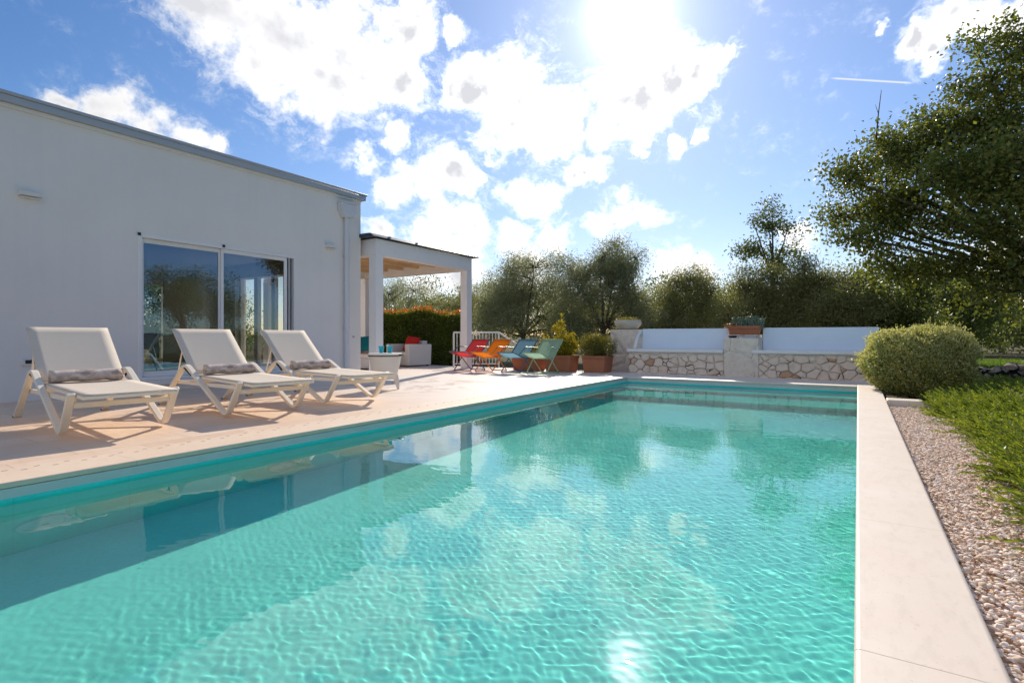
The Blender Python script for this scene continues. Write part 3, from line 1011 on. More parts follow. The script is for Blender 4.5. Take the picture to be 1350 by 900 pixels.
def make_house():
    root = empty('house', (HX, 8.35, 0), 0, 'white flat-roofed villa with big sliding glass door', 'house')
    root.location = (0, 0, 0)
    BX, Y0, Y1, ZT = -16.2, -6.0, 8.35, 3.93
    t = MB()
    wall_grid(t, 'x', HX - .34, .34, [Y0, DY0, DY1, Y1], [-.1, DZ0, DZ1, ZT], [(DY0, DY1, DZ0, DZ1)])
    t.build('wall', M['render'], root, fix=True)
    t = MB()
    bh = [(6.6, 8.0, 0.2, 2.35)]
    wall_grid(t, 'x', BX, .3, [Y0, 6.6, 8.0, Y1 - .001], [-.1, 0.2, 2.35, ZT], bh)
    t.build('wall', M['render'], root)
    t = MB()
    eh = (-13.9, -11.7, 0.2, 2.4)
    wall_grid(t, 'y', Y1 - .3, .3, [BX + .301, eh[0], eh[1], HX - .341], [-.1, 0.2, 2.4, ZT], [eh])
    t.build('wall', M['render'], root)
    f = MB()
    for xx, ww in ((eh[0], .10), (-13.2, .16), (-12.45, .14), (eh[1] - .10, .10)):
        f.box(xx, xx + ww, Y1 - .2, Y1 - .1, 0.2, 2.4)
    f.build('terrace_door_frame', M['inside_white'], root)
    f = MB(); f.box(-14.03, -13.97, 6.35, 7.25, 0.192, 2.25); f.build('inner_door', M['inside_white'], root)
    t = MB(); t.box(BX + .301, HX - .341, Y0, Y0 + .3, -.1, ZT); t.build('wall', M['render'], root)
    # inside: floor, ceiling, partition, frames of the far openings
    t = MB(); t.box(BX + .302, HX - .342, Y0 + .302, Y1 - .302, 0.05, 0.19); t.build('interior_floor', M['inside_floor'], root)
    t = MB(); t.box(BX + .302, HX - .342, Y0 + .302, Y1 - .302, 2.75, 2.95); t.build('interior_ceiling', M['inside_white'], root)
    t = MB(); t.box(BX + .302, HX - 1.9, 2.2, 2.32, 0.191, 2.749); t.build('partition', M['inside_wall'], root)
    t = MB(); t.box(BX + .32, BX + .40, Y0 + .4, 2.19, 0.2, 2.74); t.build('partition', M['inside_wall'], root)
    for a, b, c, d in bh:
        f = MB()
        x0, x1 = BX + .1, BX + .2
        f.box(x0, x1, a, a + .09, c, d); f.box(x0, x1, b - .09, b, c, d)
        f.box(x0, x1, a + .091, b - .091, d - .09, d); f.box(x0, x1, a + .091, b - .091, c, c + .09)
        mid = (a + b) / 2
        f.box(x0, x1, mid - .06, mid + .06, c + .091, d - .091)
        f.build('back_window_frame', M['inside_white'], root)
    # roof slab, metal edge
    t = MB(); t.box(BX, HX, Y0, Y1, ZT + .001, ZT + .09); t.build('roof', M['fascia'], root)
    t = MB()
    e = 0.085
    t.box(HX + .001, HX + e, Y0 - e, Y1 + e, 3.925, 4.02)
    t.box(HX - .03, HX + e + .02, Y0 - e, Y1 + e + .02, 4.021, 4.065)
    t.box(BX, HX, Y1 + .001, Y1 + e, 3.925, 4.02)
    t.box(BX, HX - .031, Y1 - .03, Y1 + e + .02, 4.021, 4.065)
    t.build('fascia', M['fascia'], root, bevel=0.006)
    t = MB(); t.box(HX + .0005, HX + .035, Y0, Y1 - .01, 3.872, 3.924); t.build('roof_trim', M['render'], root, bevel=0.004)
    # down pipe with rain hopper
    yp = 7.90
    t = MB(); t.tube([(HX + .075, yp, 3.52), (HX + .075, yp, 0.0)], 0.052, 16)
    pipe = t.build('downspout', M['pipe'], root, smooth='auto')
    t = MB(); t.prism([(HX + .006, yp - .20, 3.74), (HX + .006, yp + .20, 3.74), (HX + .006, yp + .20, 3.58), (HX + .006, yp + .10, 3.45), (HX + .006, yp - .10, 3.45), (HX + .006, yp - .20, 3.58)], (.17, 0, 0))
    t.box(HX + .003, HX + .19, yp - .215, yp + .215, 3.741, 3.768)
    t.build('hopper', M['pipe'], pipe, bevel=0.006)
    for z in (1.05, 2.6):
        t = MB(); t.tube([(HX + .075, yp, z), (HX + .075, yp, z + .035)], 0.060, 16); t.box(HX, HX + .03, yp - .07, yp + .07, z + .006, z + .03)
        t.build('pipe_clip', M['pipe'], pipe)
    # wall lamps
    for y0, y1 in ((2.47, 2.71), (7.38, 7.62)):
        t = MB(); t.prism([(HX, y0, 2.73), (HX + .11, y0, 2.745), (HX + .11, y0, 2.80), (HX, y0, 2.815)], (0, y1 - y0, 0))
        lp = t.build('wall_lamp', M['lampbody'], root, bevel=0.005)
        t = MB(); t.box(HX + .015, HX + .095, y0 + .02, y1 - .02, 2.722, 2.7285); t.build('lamp_diffuser', M['lens'], lp)
    # vent and tap boss low on the wall
    t = MB(); t.box(HX, HX + .035, 2.51, 2.66, 0.475, 0.575); v = t.build('wall_vent', M['lampbody'], root, bevel=0.004)
    t = MB(); t.box(HX + .0352, HX + .038, 2.545, 2.645, 0.50, 0.55); t.build('vent_grille', M['black'], v)
    t = MB(); t.tube([(HX, 8.14, 0.87), (HX + .03, 8.14, 0.87)], .022, 10); t.build('wall_boss', M['vent'], root)
    # sliding door
    t = MB()
    x0, x1 = HX - .10, HX + .012
    w = .055
    t.box(x0, x1, DY0, DY0 + w, DZ0, DZ1); t.box(x0, x1, DY1 - w, DY1, DZ0, DZ1)
    t.box(x0, x1, DY0 + w, DY1 - w, DZ1 - w, DZ1); t.box(x0, x1 + .03, DY0 + w, DY1 - w, DZ0, DZ0 + .05)
    door = t.build('sliding_door', M['alu_white'], root, bevel=0.004)
    ym = 5.235
    for a, b, xo in ((DY0 + w, ym + .05, -.052), (ym - .03, DY1 - w - .14, -.012)):
        f = MB(); xa, xb = HX + xo - .035, HX + xo
        g = .085
        za, zb = DZ0 + .052, DZ1 - w - .002
        f.box(xa, xb, a, a + g * .55, za, zb); f.box(xa, xb, b - g * (1.25 if xo < -.03 else .75), b, za, zb)
        f.box(xa, xb, a + g * .55, b - g * (1.25 if xo < -.03 else .75), zb - g * .8, zb); f.box(xa, xb, a + g * .55, b - g * (1.25 if xo < -.03 else .75), za, za + g)
        f.build('sash', M['alu_white'], door, bevel=0.004)
        f = MB(); xm = (xa + xb) / 2
        f.add([(xm, a + .03, za + .03), (xm, b - .03, za + .03), (xm, b - .03, zb - .03), (xm, a + .03, zb - .03)], [(0, 1, 2, 3)])
        f.build('pane', M['pane'], door)
    f = MB()
    f.box(HX - .055, HX - .03, DY1 - w - .10, DY1 - w - .06, DZ0 + .06, DZ1 - w)
    f.build('shutter_rail', M['fascia'], door)
    for y in (DY0 + .01, ym):
        f = MB(); f.box(HX + .0125, HX + .03, y - .02, y + .02, DZ1 - .03, DZ1 + .012)
        f.build('rail_stop', M['black'], door)
    # threshold step
    t = MB(); t.box(HX + .0005, HX + .07, DY0 - .04, DY1 + .04, 0.10, DZ0 - .003); t.build('door_sill', M['render'], root, bevel=0.006)

    # furniture inside, seen through the panes
    def chair(x, y, rz, shell, label):
        c = empty('dining_chair', (x, y, 0.19), rz, label, 'chair', 'dining chairs behind the glass door')
        t = MB()
        prof = []
        for k in range(9):
            a = -0.25 + k / 8 * 1.75
            prof.append((-0.20 + (0.40 * k / 4 if k < 4 else 0.40 + 0.09 * math.sin((k - 4) / 4 * 1.2)), 0.45 + (0.02 if k < 4 else 0.10 * (k - 4))))
        vs = []; n = len(prof)
        for dx in (0, .02):
            for j, (px, pz) in enumerate(prof):
                half = 0.22 - 0.003 * j
                for s in np.linspace(-1, 1, 7):
                    vs.append((px + dx + (-.05 * s * s if j > 4 else 0), s * half, pz + (0.05 * s * s if j <= 4 else 0)))
        fs = []
        for q in (0, 1):
            o = q * n * 7
            for j in range(n - 1):
                for s in range(6):
                    fs.append((o + j * 7 + s, o + j * 7 + s + 1, o + (j + 1) * 7 + s + 1, o + (j + 1) * 7 + s))
        t.add(vs, fs); t.build('seat_shell', M[shell], c, smooth=True)
        for sx in (-1, 1):
            for sy in (-1, 1):
                t = MB(); t.tube([(sx * .10 + .02, sy * .12, .46), (sx * .2 + .02, sy * .22, 0)], [.018, .011], 8); t.build('leg', M['wood'], c)
        return c
    chair(-10.75, 4.45, R(15), 'shell_grey', 'grey shell dining chair behind the left glass pane')
    chair(-11.05, 6.15, R(200), 'shell_white', 'pale shell dining chair behind the right glass pane')
    tb = empty('dining_table', (-11.9, 5.45, 0.19), 0, 'dark wooden dining table inside behind the glass door', 'table')
    t = MB(); t.box(-.5, .5, -1.15, 1.15, .70, .745); t.build('tabletop', M['darkwood'], tb, bevel=.008)
    for sx in (-.42, .42):
        for sy in (-1.05, 1.05):
            t = MB(); t.taper(sx, sy, 0, .699, .025, .025, .04, .04); t.build('leg', M['darkwood'], tb)
    # red armchair glimpsed deep in the room at the left of the pane
    s = empty('red_armchair', (-11.3, 3.75, 0.19), R(10), 'red upholstered armchair just inside the left edge of the glass', 'armchair')
    t = MB(); t.box(-.3, .3, -.3, .3, .18, .42); t.build('seat', M['redpaint'], s, bevel=.04)
    t = MB(); t.box(-.32, -.2, -.3, .3, .421, .85); t.build('backrest', M['redpaint'], s, bevel=.04)
    for sx in (-.25, .25):
        for sy in (-.25, .25):
            t = MB(); t.tube([(sx, sy, .18), (sx, sy, 0)], .018, 8); t.build('leg', M['darkwood'], s)


# ------------------------------------------------------------------ loungers
def make_lounger(label):
    g = 'cream sun loungers in a row on the terrace'
    root = empty('sun_lounger', (0, 0, 0), 0, label, 'sun lounger', g)
    half = 0.385
    prof = [(-1.86, 0.0), (-1.09, 0.545), (0.02, 0.012), (0.30, 0.388)]
    for s in (-1, 1):
        p = fillet([(x, s * half, z) for x, z in prof], 0.115, 8)
        t = MB(); t.sweep(p, (0, 1, 0), 0.058, 0.034)
        t.build('side_frame', M['lounger'], root, bevel=0.006)
        t = MB(); t.sweep([(-1.52, s * (half - .046), .305), (.20, s * (half - .046), .325)], (0, 1, 0), 0.03, 0.04)
        t.build('side_rail', M['lounger'], root, bevel=0.004)
        t = MB(); t.box(-1.90, -1.83, s * half - .031, s * half + .031, 0.0, 0.012); t.build('foot_pad', M['black'], root)
        t = MB(); t.sweep([(-1.0, s * .335, .392), (.47, s * .335, .362)], (0, 1, 0), .028, .030); t.build('seat_rail', M['lounger'], root, bevel=.005)
    t = MB(); t.sweep([(.225, -half + .03, .285), (.225, half - .03, .285)], (1, 0, 0), .03, .045); t.build('crossbar', M['lounger'], root, bevel=.004)
    t = MB(); t.sweep([(.468, -.335, .363), (.468, .335, .363)], (1, 0, 0), .03, .028); t.build('crossbar', M['lounger'], root, bevel=.006)
    t = MB(); t.sweep([(-1.42, -half + .05, .30), (-1.42, half - .05, .30)], (1, 0, 0), .03, .04); t.build('crossbar', M['lounger'], root, bevel=.004)
    # seat sling with slight sag
    def sheet(name, a, b, hw, sag, nrow, mat, th=.004):
        a, b = Vector(a), Vector(b)
        d = (b - a); nrm = Vector((-d.z, 0, d.x)).normalized()
        if nrm.z < 0: nrm = -nrm
        vs, fs = [], []
        nc = 8
        for i in range(nrow + 1):
            for j in range(nc + 1):
                s = -1 + 2 * j / nc; u = i / nrow
                p = a + d * u + nrm * (-sag * (1 - s * s) * (4 * u * (1 - u)) ** .4)
                vs.append((p.x, s * hw, p.z))
        for i in range(nrow):
            for j in range(nc):
                k = i * (nc + 1) + j
                fs.append((k, k + 1, k + nc + 2, k + nc + 1))
        t = MB(); t.add(vs, fs)
        o = t.build(name, M[mat], root, smooth=True)
        m = o.modifiers.new('thick', 'SOLIDIFY'); m.thickness = th; m.offset = 0
        return o
    sheet('seat_sling', (.484, 0, .3835), (-1.00, 0, .412), .352, .010, 10, 'sling')
    hb, ht = (-1.00, 0, .405), (-1.63, 0, .945)
    sheet('backrest_sling', (hb[0] + .012, 0, hb[2] + .012), (ht[0] + .012, 0, ht[2] + .016), .352, .006, 10, 'sling')
    for s in (-1, 1):
        t = MB(); t.tube([(hb[0], s * .335, hb[2] - .01), (ht[0], s * .330, ht[2] - .005)], .012, 8)
        t.build('backrest_frame', M['lounger'], root, smooth='auto')
        t = MB(); t.tube([(-1.34, s * .335, .675), (-1.50, s * .335, .33)], .009, 8); t.build('backrest_prop', M['lounger'], root, smooth='auto')
        t = MB(); t.tube([(-1.06, s * .335, .40), (-1.07, s * .41, .50)], .012, 8); t.build('hinge', M['black'], root, smooth='auto')
    t = MB(); t.tube([(ht[0], -.333, ht[2]), (ht[0], .333, ht[2])], .012, 10); t.build('backrest_frame', M['lounger'], root, smooth='auto')
    return root


def make_towel(label):
    o = None
    t = MB()
    # rolled cloth: a spiral profile pulled along the roll, slightly uneven
    n, turns = 90, 3.3
    L = .29
    rr = random.Random(2)
    prof = []
    for i in range(n + 1):
        a = i / n * turns * 2 * PI
        r = .014 + (.062 - .014) * i / n
        prof.append((r * math.cos(a + .5), r * math.sin(a + .5)))
    cols = 14
    ph = [rr.uniform(0, 6) for _ in range(6)]
    vs, fs = [], []
    for j in range(cols + 1):
        y = -L + 2 * L * j / cols
        for i, (px, pz) in enumerate(prof):
            k = 1 + .05 * math.sin(y * 23 + ph[0] + i * .11) + .035 * math.sin(y * 41 + ph[1] - i * .2)
            yy = y + .006 * math.sin(i * .5 + ph[2]) * (1 if j in (0, cols) else 0)
            vs.append((px * k * 1.08, yy, pz * k * .94))
    for j in range(cols):
        for i in range(n):
            a = j * (n + 1) + i
            fs.append((a, a + 1, a + n + 2, a + n + 1))
    t.add(vs, fs)
    o = t.build('towel', M['towel'], smooth=True)
    m = o.modifiers.new('cloth', 'SOLIDIFY'); m.thickness = .009; m.offset = 0
    tag(o, label, 'towel', 'rolled towels on the loungers')
    return o


def make_loungers():
    spots = [((-5.67, 2.17), -6.0, 'nearest cream sun lounger, its backrest half in shade, far left of the row'),
             ((-5.60, 3.56), -6.0, 'middle sun lounger of the three, in front of the glass door'),
             ((-5.64, 4.82), -4.0, 'farthest sun lounger of the three, beside the drinks table')]
    tl = ['rolled beige towel on the nearest lounger', 'rolled beige towel on the middle lounger', 'rolled beige towel on the farthest lounger']
    proto = make_lounger(spots[0][2])
    tw = make_towel(tl[0])
    for i, ((x, y), a, lab) in enumerate(spots):
        o = proto if i == 0 else copy_tree(proto)
        o.location = (x, y, 0); o.rotation_euler = (0, 0, R(a)); o['label'] = lab
        k = tw if i == 0 else copy_tree(tw)
        ca, sa = math.cos(R(a)), math.sin(R(a))
        lx, ly = (-.885, (-.01, .03, 0)[i])
        k.location = (x + ca * lx - sa * ly, y + sa * lx + ca * ly, .468)
        k.rotation_euler = (0, (0, .8, 2.1)[i] * 0, R(a + (0, 1.5, -1)[i])); k['label'] = tl[i]


def at(px, py, Y):
    """world point seen at a photo position, at world depth Y"""
    u, v = (px - 675) / F_PX, -(py - 445) / F_PX
    c, s = math.cos(YAW), math.sin(YAW)
    d = Y / (u * s + c)
    return Vector((d * (u * c - s), Y, CAM_H + v * d)), d / F_PX


# ------------------------------------------------------------------ pergola
def make_pergola():
    root = empty('pergola', (0, 0, 0), 0, 'white pergola with four square posts and a dark panel roof beside the house', 'pergola')
    X1, X0, Y0, Y1, Z1, Z0 = -9.05, -13.3, 8.47, 12.02, 3.07, 2.70
    w = .225
    for x in (X1 - w, X0):
        for y in (Y0, Y1 - w):
            t = MB(); t.box(x, x + w, y, y + w, 0, Z0 - .001); t.build('post', M['pergola'], root, bevel=.006)
    for x in (X1 - w, X0):
        t = MB(); t.box(x, x + w, Y0, Y1, Z0, Z1); t.build('beam', M['pergola'], root, bevel=.006)
    for y in (Y0, Y1 - w):
        t = MB(); t.box(X0 + w + .001, X1 - w - .001, y + .002, y + w, Z0 + .002, Z1 - .002); t.build('beam', M['pergola'], root, bevel=.006)
    n = 6
    for i in range(n):
        x = X0 + w + (X1 - X0 - 2 * w) * (i + .5) / n
        t = MB(); t.box(x - .045, x + .045, Y0 + w + .002, Y1 - w - .002, 2.86, 2.999); t.build('rafter', M['slat'], root, bevel=.004)
    t = MB()
    k = 22
    for i in range(k):
        y = Y0 + w + .01 + (Y1 - Y0 - 2 * w - .02) * i / k
        t.box(X0 + w + .003, X1 - w - .003, y, y + .115, 3.0, 3.03)
    t.build('ceiling_slats', M['slat'], root)
    t = MB()
    a, b = Y0 - .16, Y1 + .20
    t.add([(X0, a, 3.09), (X1 + .10, a, 3.09), (X1 + .10, b, 3.076), (X0, b, 3.076), (X0, a, 3.22), (X1 - .02, a, 3.17), (X1 + .10, b, 3.115), (X0, b, 3.15)],
          [(3, 2, 1, 0), (4, 5, 6, 7), (0, 1, 5, 4), (1, 2, 6, 5), (2, 3, 7, 6), (3, 0, 4, 7)])
    t.build('roof_panel', M['solar'], root, bevel=.008)
    for i in range(4):
        y = a + .5 + i * .9
        t = MB(); t.box(X1 + .03, X1 + .07, y, y + .06, 3.12, 3.152 - i * .006)
        t.build('panel_clamp', M['fascia'], root)


def make_armchair(loc, rz, label, name='wicker_armchair'):
    root = empty(name, loc, rz, label, 'armchair', 'white wicker armchairs under the pergola')
    # faces local -y
    for s in (-1, 1):
        t = MB(); t.taper(s * .41, 0, .04, .66, .085, .44, .095, .46); t.build('armrest', M['wicker'], root, bevel=.02)
    t = MB(); t.taper(0, .37, .04, .76, .322, .08, .312, .10); t.build('backrest', M['wicker'], root, bevel=.02)
    t = MB(); t.box(-.322, .322, -.42, .285, .04, .30); t.build('seat_base', M['wicker'], root, bevel=.015)
    t = MB(); t.box(-.312, .312, -.43, .275, .302, .43); t.build('seat_cushion', M['cooler'], root, bevel=.035, segs=3)
    for sx in (-.4, .4):
        for sy in (-.38, .38):
            t = MB(); t.box(sx - .025, sx + .025, sy - .025, sy + .025, 0, .039); t.build('foot', M['black'], root)
    return root


def cushion(loc, rot, mat, label, size=.44):
    bv, bf = 9, 9
    t = MB()
    n = 12
    vs, fs = [], []
    for side in (1, -1):
        o = len(vs)
        for i in range(n + 1):
            for j in range(n + 1):
                u, v = -1 + 2 * i / n, -1 + 2 * j / n
                h = .075 * ((1 - u ** 4) * (1 - v ** 4)) ** .5
                pin = 1 - .07 * (u * u * v * v) * 0 + .04 * (abs(u * v))
                vs.append((u * size / 2 * pin, v * size / 2 * pin, side * h))
        for i in range(n):
            for j in range(n):
                a = o + i * (n + 1) + j
                fs.append((a, a + 1, a + n + 2, a + n + 1))
    t.add(vs, fs)
    o = t.build('cushion', M[mat], smooth=True)
    o.location = loc; o.rotation_euler = rot
    tag(o, label, 'cushion', 'scatter cushions')
    return o


def make_lounge_set():
    make_armchair((-11.36, 11.95, 0), R(-4), 'white wicker armchair holding a red cushion, in front of the hedge')
    cushion((-11.36, 12.06, .66), (R(68), R(8), R(8)), 'redpaint', 'red cushion propped on the armchair in front of the hedge', .46)
    make_armchair((-11.38, 9.9, 0), R(75), 'white wicker armchair behind the house corner, with red and teal cushions')
    cushion((-11.33, 9.80, .68), (R(65), R(0), R(75)), 'redpaint', 'red cushion by the house corner, on the half hidden armchair', .42)
    cushion((-11.12, 10.02, .69), (R(65), R(-6), R(60)), 'tealfab', 'teal cushion on the half hidden armchair', .42)
    root = empty('footstool', (-11.40, 10.95, 0), R(-4), 'low white wicker footstool in front of the armchair', 'footstool')
    t = MB(); t.taper(0, 0, .03, .32, .29, .24, .30, .25); t.build('body', M['wicker'], root, bevel=.015)
    t = MB(); t.box(-.285, .285, -.24, .24, .321, .37); t.build('seat_pad', M['cooler'], root, bevel=.02)
    for sx in (-.24, .24):
        for sy in (-.19, .19):
            t = MB(); t.box(sx - .025, sx + .025, sy - .025, sy + .025, 0, .029); t.build('foot', M['black'], root)
    # drinks table
    cx, cy = -6.55, 6.33
    root = empty('drinks_table', (cx, cy, 0), R(20), 'white tub-shaped drinks table on wooden-style legs, black rim, beside the last lounger', 'table')
    t = MB(); t.lathe([(.0, .17), (.175, .17), (.19, .19), (.238, .42), (.262, .545), (.250, .545), (.0, .54)]); t.build('tub', M['cooler'], root, smooth='auto')
    t = MB(); t.lathe([(.0, .5455), (.270, .5455), (.276, .553), (.270, .563), (.0, .563)]); t.build('rim', M['black'], root, smooth='auto')
    t = MB(); t.lathe([(.0, .5635), (.272, .5635), (.282, .572), (.278, .588), (.262, .594), (.0, .594)]); t.build('lid', M['cooler'], root, smooth='auto')
    t = MB(); t.tube([(.255, -.05, .565), (.305, -.05, .575), (.315, 0, .578), (.305, .05, .575), (.255, .05, .565)], .013, 8); t.build('handle', M['black'], root, smooth='auto')
    for k in range(3):
        a = 2 * PI * k / 3 + .35
        t = MB(); t.tube([(.15 * math.cos(a), .15 * math.sin(a), .30), (.185 * math.cos(a), .185 * math.sin(a), .16), (.215 * math.cos(a), .215 * math.sin(a), 0.0)], [.045, .042, .020], 10)
        t.build('leg', M['cooler'], root, smooth='auto')
    for i, (dx, dy, lab) in enumerate(((-.055, -.03, 'left turquoise tumbler of two on the drinks table'), (.085, .025, 'right turquoise tumbler of two on the drinks table'))):
        # offsets run along the view's left-right
        t = MB(); t.lathe([(0, .006), (.033, .006), (.045, .115), (.048, .118), (.045, .122), (.041, .116), (.029, .013), (0, .012)], seg=24)
        o = t.build('tumbler', M['tumbler'], smooth=True); o.location = (cx + dx, cy + dy, .591)
        tag(o, lab, 'glass', 'turquoise tumblers')


# ------------------------------------------------------------------ folding deck chairs
def make_deck_chair(sl, tube, label):
    """faces local -y"""
    root = empty('folding_deck_chair', (0, 0, 0), 0, label, 'deck chair', 'coloured folding deck chairs')
    hw = .275
    r = .0125
    for s in (-1, 1):
        x = s * hw
        t = MB(); t.tube(fillet([(x, -.30, 0.01), (x, .03, .37), (x, .48, .80)], .06), r, 8); t.build('back_frame', M[tube], root, smooth='auto')
        xi = s * (hw - .030)
        t = MB(); t.tube(fillet([(xi, .33, .01), (xi, -.06, .36), (xi, -.52, .495)], .08), r, 8); t.build('seat_frame', M[tube], root, smooth='auto')
        xo = s * (hw + .028)
        t = MB(); t.tube(fillet([(xo, .27, .60), (xo, -.10, .63), (xo, -.38, .44)], .06), r * .9, 8); t.build('armrest', M[tube], root, smooth='auto')
    for (y, z, h) in ((-.30, .012, hw), (.33, .012, hw - .03), (-.52, .495, hw - .03), (.48, .80, hw)):
        t = MB(); t.tube([(-h, y, z), (h, y, z)], r, 8); t.build('crossbar', M[tube], root, smooth='auto')
    # one continuous cloth from the front bar to the top bar, hanging in a curve
    P = [(-.52, .508), (-.38, .445), (-.20, .375), (-.03, .345), (.08, .405), (.22, .55), (.36, .69), (.48, .814)]
    pts = fillet([(0, a, b) for a, b in P], .07, 3)
    t = MB(); vs, fs = [], []
    nc = 6
    for p in pts:
        for j in range(nc + 1):
            s = -1 + 2 * j / nc
            vs.append((s * (hw - .016), p.y, p.z - .012 * (1 - s * s)))
    for i in range(len(pts) - 1):
        for j in range(nc):
            k = i * (nc + 1) + j
            fs.append((k, k + 1, k + nc + 2, k + nc + 1))
    t.add(vs, fs); t.build('sling', M[sl], root, smooth=True)
    return root


def make_deck_chairs():
    for (x, y, a, sl, tb, lab) in ((-8.50, 11.2, -3, 'sling_red', 'tube_purple', 'red folding deck chair beside the pergola post'),
                                  (-7.82, 11.2, -4, 'sling_orange', 'tube_orange', 'orange folding deck chair between the red and blue ones'),
                                  (-7.03, 11.2, -3, 'sling_blue', 'tube_blue', 'blue folding deck chair with petrol tubes'),
                                  (-6.30, 11.17, -2, 'sling_green', 'tube_green', 'pale green folding deck chair, nearest the planters')):
        o = make_deck_chair(sl, tb, lab)
        o.location = (x, y, 0); o.rotation_euler = (0, 0, R(a))


# ------------------------------------------------------------------ planters, bench, bowl
def planter(name, loc, rz, hx, hy, hz, label, mat='terracotta', cat='planter'):
    root = empty(name, loc, rz, label, cat)
    t = MB()
    k = .86
    t.taper(0, 0, 0, hz - .07, hx * k, hy * k, hx * .97, hy * .97)
    t.build('body', M[mat], root, bevel=.012)
    t = MB()
    w = .035
    z0, z1 = hz - .0695, hz
    t.box(-hx, hx, -hy, -hy + w, z0, z1); t.box(-hx, hx, hy - w, hy, z0, z1)
    t.box(-hx, -hx + w, -hy + w, hy - w, z0, z1); t.box(hx - w, hx, -hy + w, hy - w, z0, z1)
    t.build('rim', M[mat], root, bevel=.008)
    t = MB(); t.box(-hx + w + .001, hx - w - .001, -hy + w + .001, hy - w - .001, z0 + .001, hz - .03); t.build('soil', M['soil'], root)
    return root


def shrub(name, loc, label, lobes, n, per, leaf, mat, seed, sig=.06, stems=14, cat='shrub', group=None, shell=.4, up=.6):
    rng = np.random.default_rng(seed)
    root = empty(name, loc, 0, label, cat, group)
    cl, w = lobe_points(lobes, n, rng, shell)
    t = MB()
    idx = rng.choice(n, size=min(n, stems), replace=False)
    for i in idx:
        e = Vector(cl[i]); m_ = Vector((e.x * .5, e.y * .5, e.z * .45))
        t.tube([(e.x * .15, e.y * .15, -.03), m_, e], [.012, .008, .004], 5, False)
    t.build('stems', M['bark'], root, fix=False)
    pts = np.repeat(cl, per, axis=0) + rng.normal(size=(n * per, 3)) * sig
    pts = pts[pts[:, 2] > -0.02]
    cen = np.mean(np.array(lobes)[:, :3], axis=0)
    leaves('foliage', pts, leaf[0], leaf[1], rng, M[mat], root, axis=unit(pts - cen) * .6 + np.array([0, 0, up]))
    return root


def make_planters():
    planter('terracotta_planter', (-7.25, 12.12, 0), 0, .42, .24, .40, 'terracotta planter behind the deck chairs, mostly hidden')
    planter('terracotta_planter', (-6.30, 12.12, 0), 0, .38, .26, .41, 'terracotta planter with the golden-leaved shrub')
    planter('terracotta_planter', (-5.42, 12.36, 0), 0, .31, .28, .41, 'squarish terracotta planter with the round bush, next to the bench')
    shrub('golden_shrub', (-6.30, 12.12, .38), 'golden-leaved shrub with tall shoots in the middle planter',
          [(-.02, 0, .20, .32, .22, .20), (.14, 0, .28, .24, .2, .22), (-.17, 0, .50, .045, .05, .30), (-.02, .02, .74, .035, .04, .30), (-.09, 0, .58, .045, .05, .26), (-.44, 0, .42, .06, .06, .16), (.10, 0, .50, .05, .05, .22), (.24, 0, .44, .06, .06, .24), (.33, .03, .36, .06, .06, .2), (.02, -.05, .52, .05, .05, .26)], 190, 20, (.065, .032), 'gold', 21, .045, 26)
    shrub('low_shrub', (-7.25, 12.12, .38), 'low green shrub in the hidden planter behind the deck chairs', [(0, 0, .1, .36, .2, .14)], 60, 20, (.06, .028), 'mossy', 25, .05)
    shrub('potted_bush', (-5.42, 12.36, .38), 'round olive-green bush in the squarish planter beside the bench',
          [(0, 0, .22, .42, .36, .30), (-.16, 0, .28, .28, .3, .26), (.18, 0, .24, .28, .3, .25)], 330, 30, (.045, .012), 'mossy', 22, .05, 30)


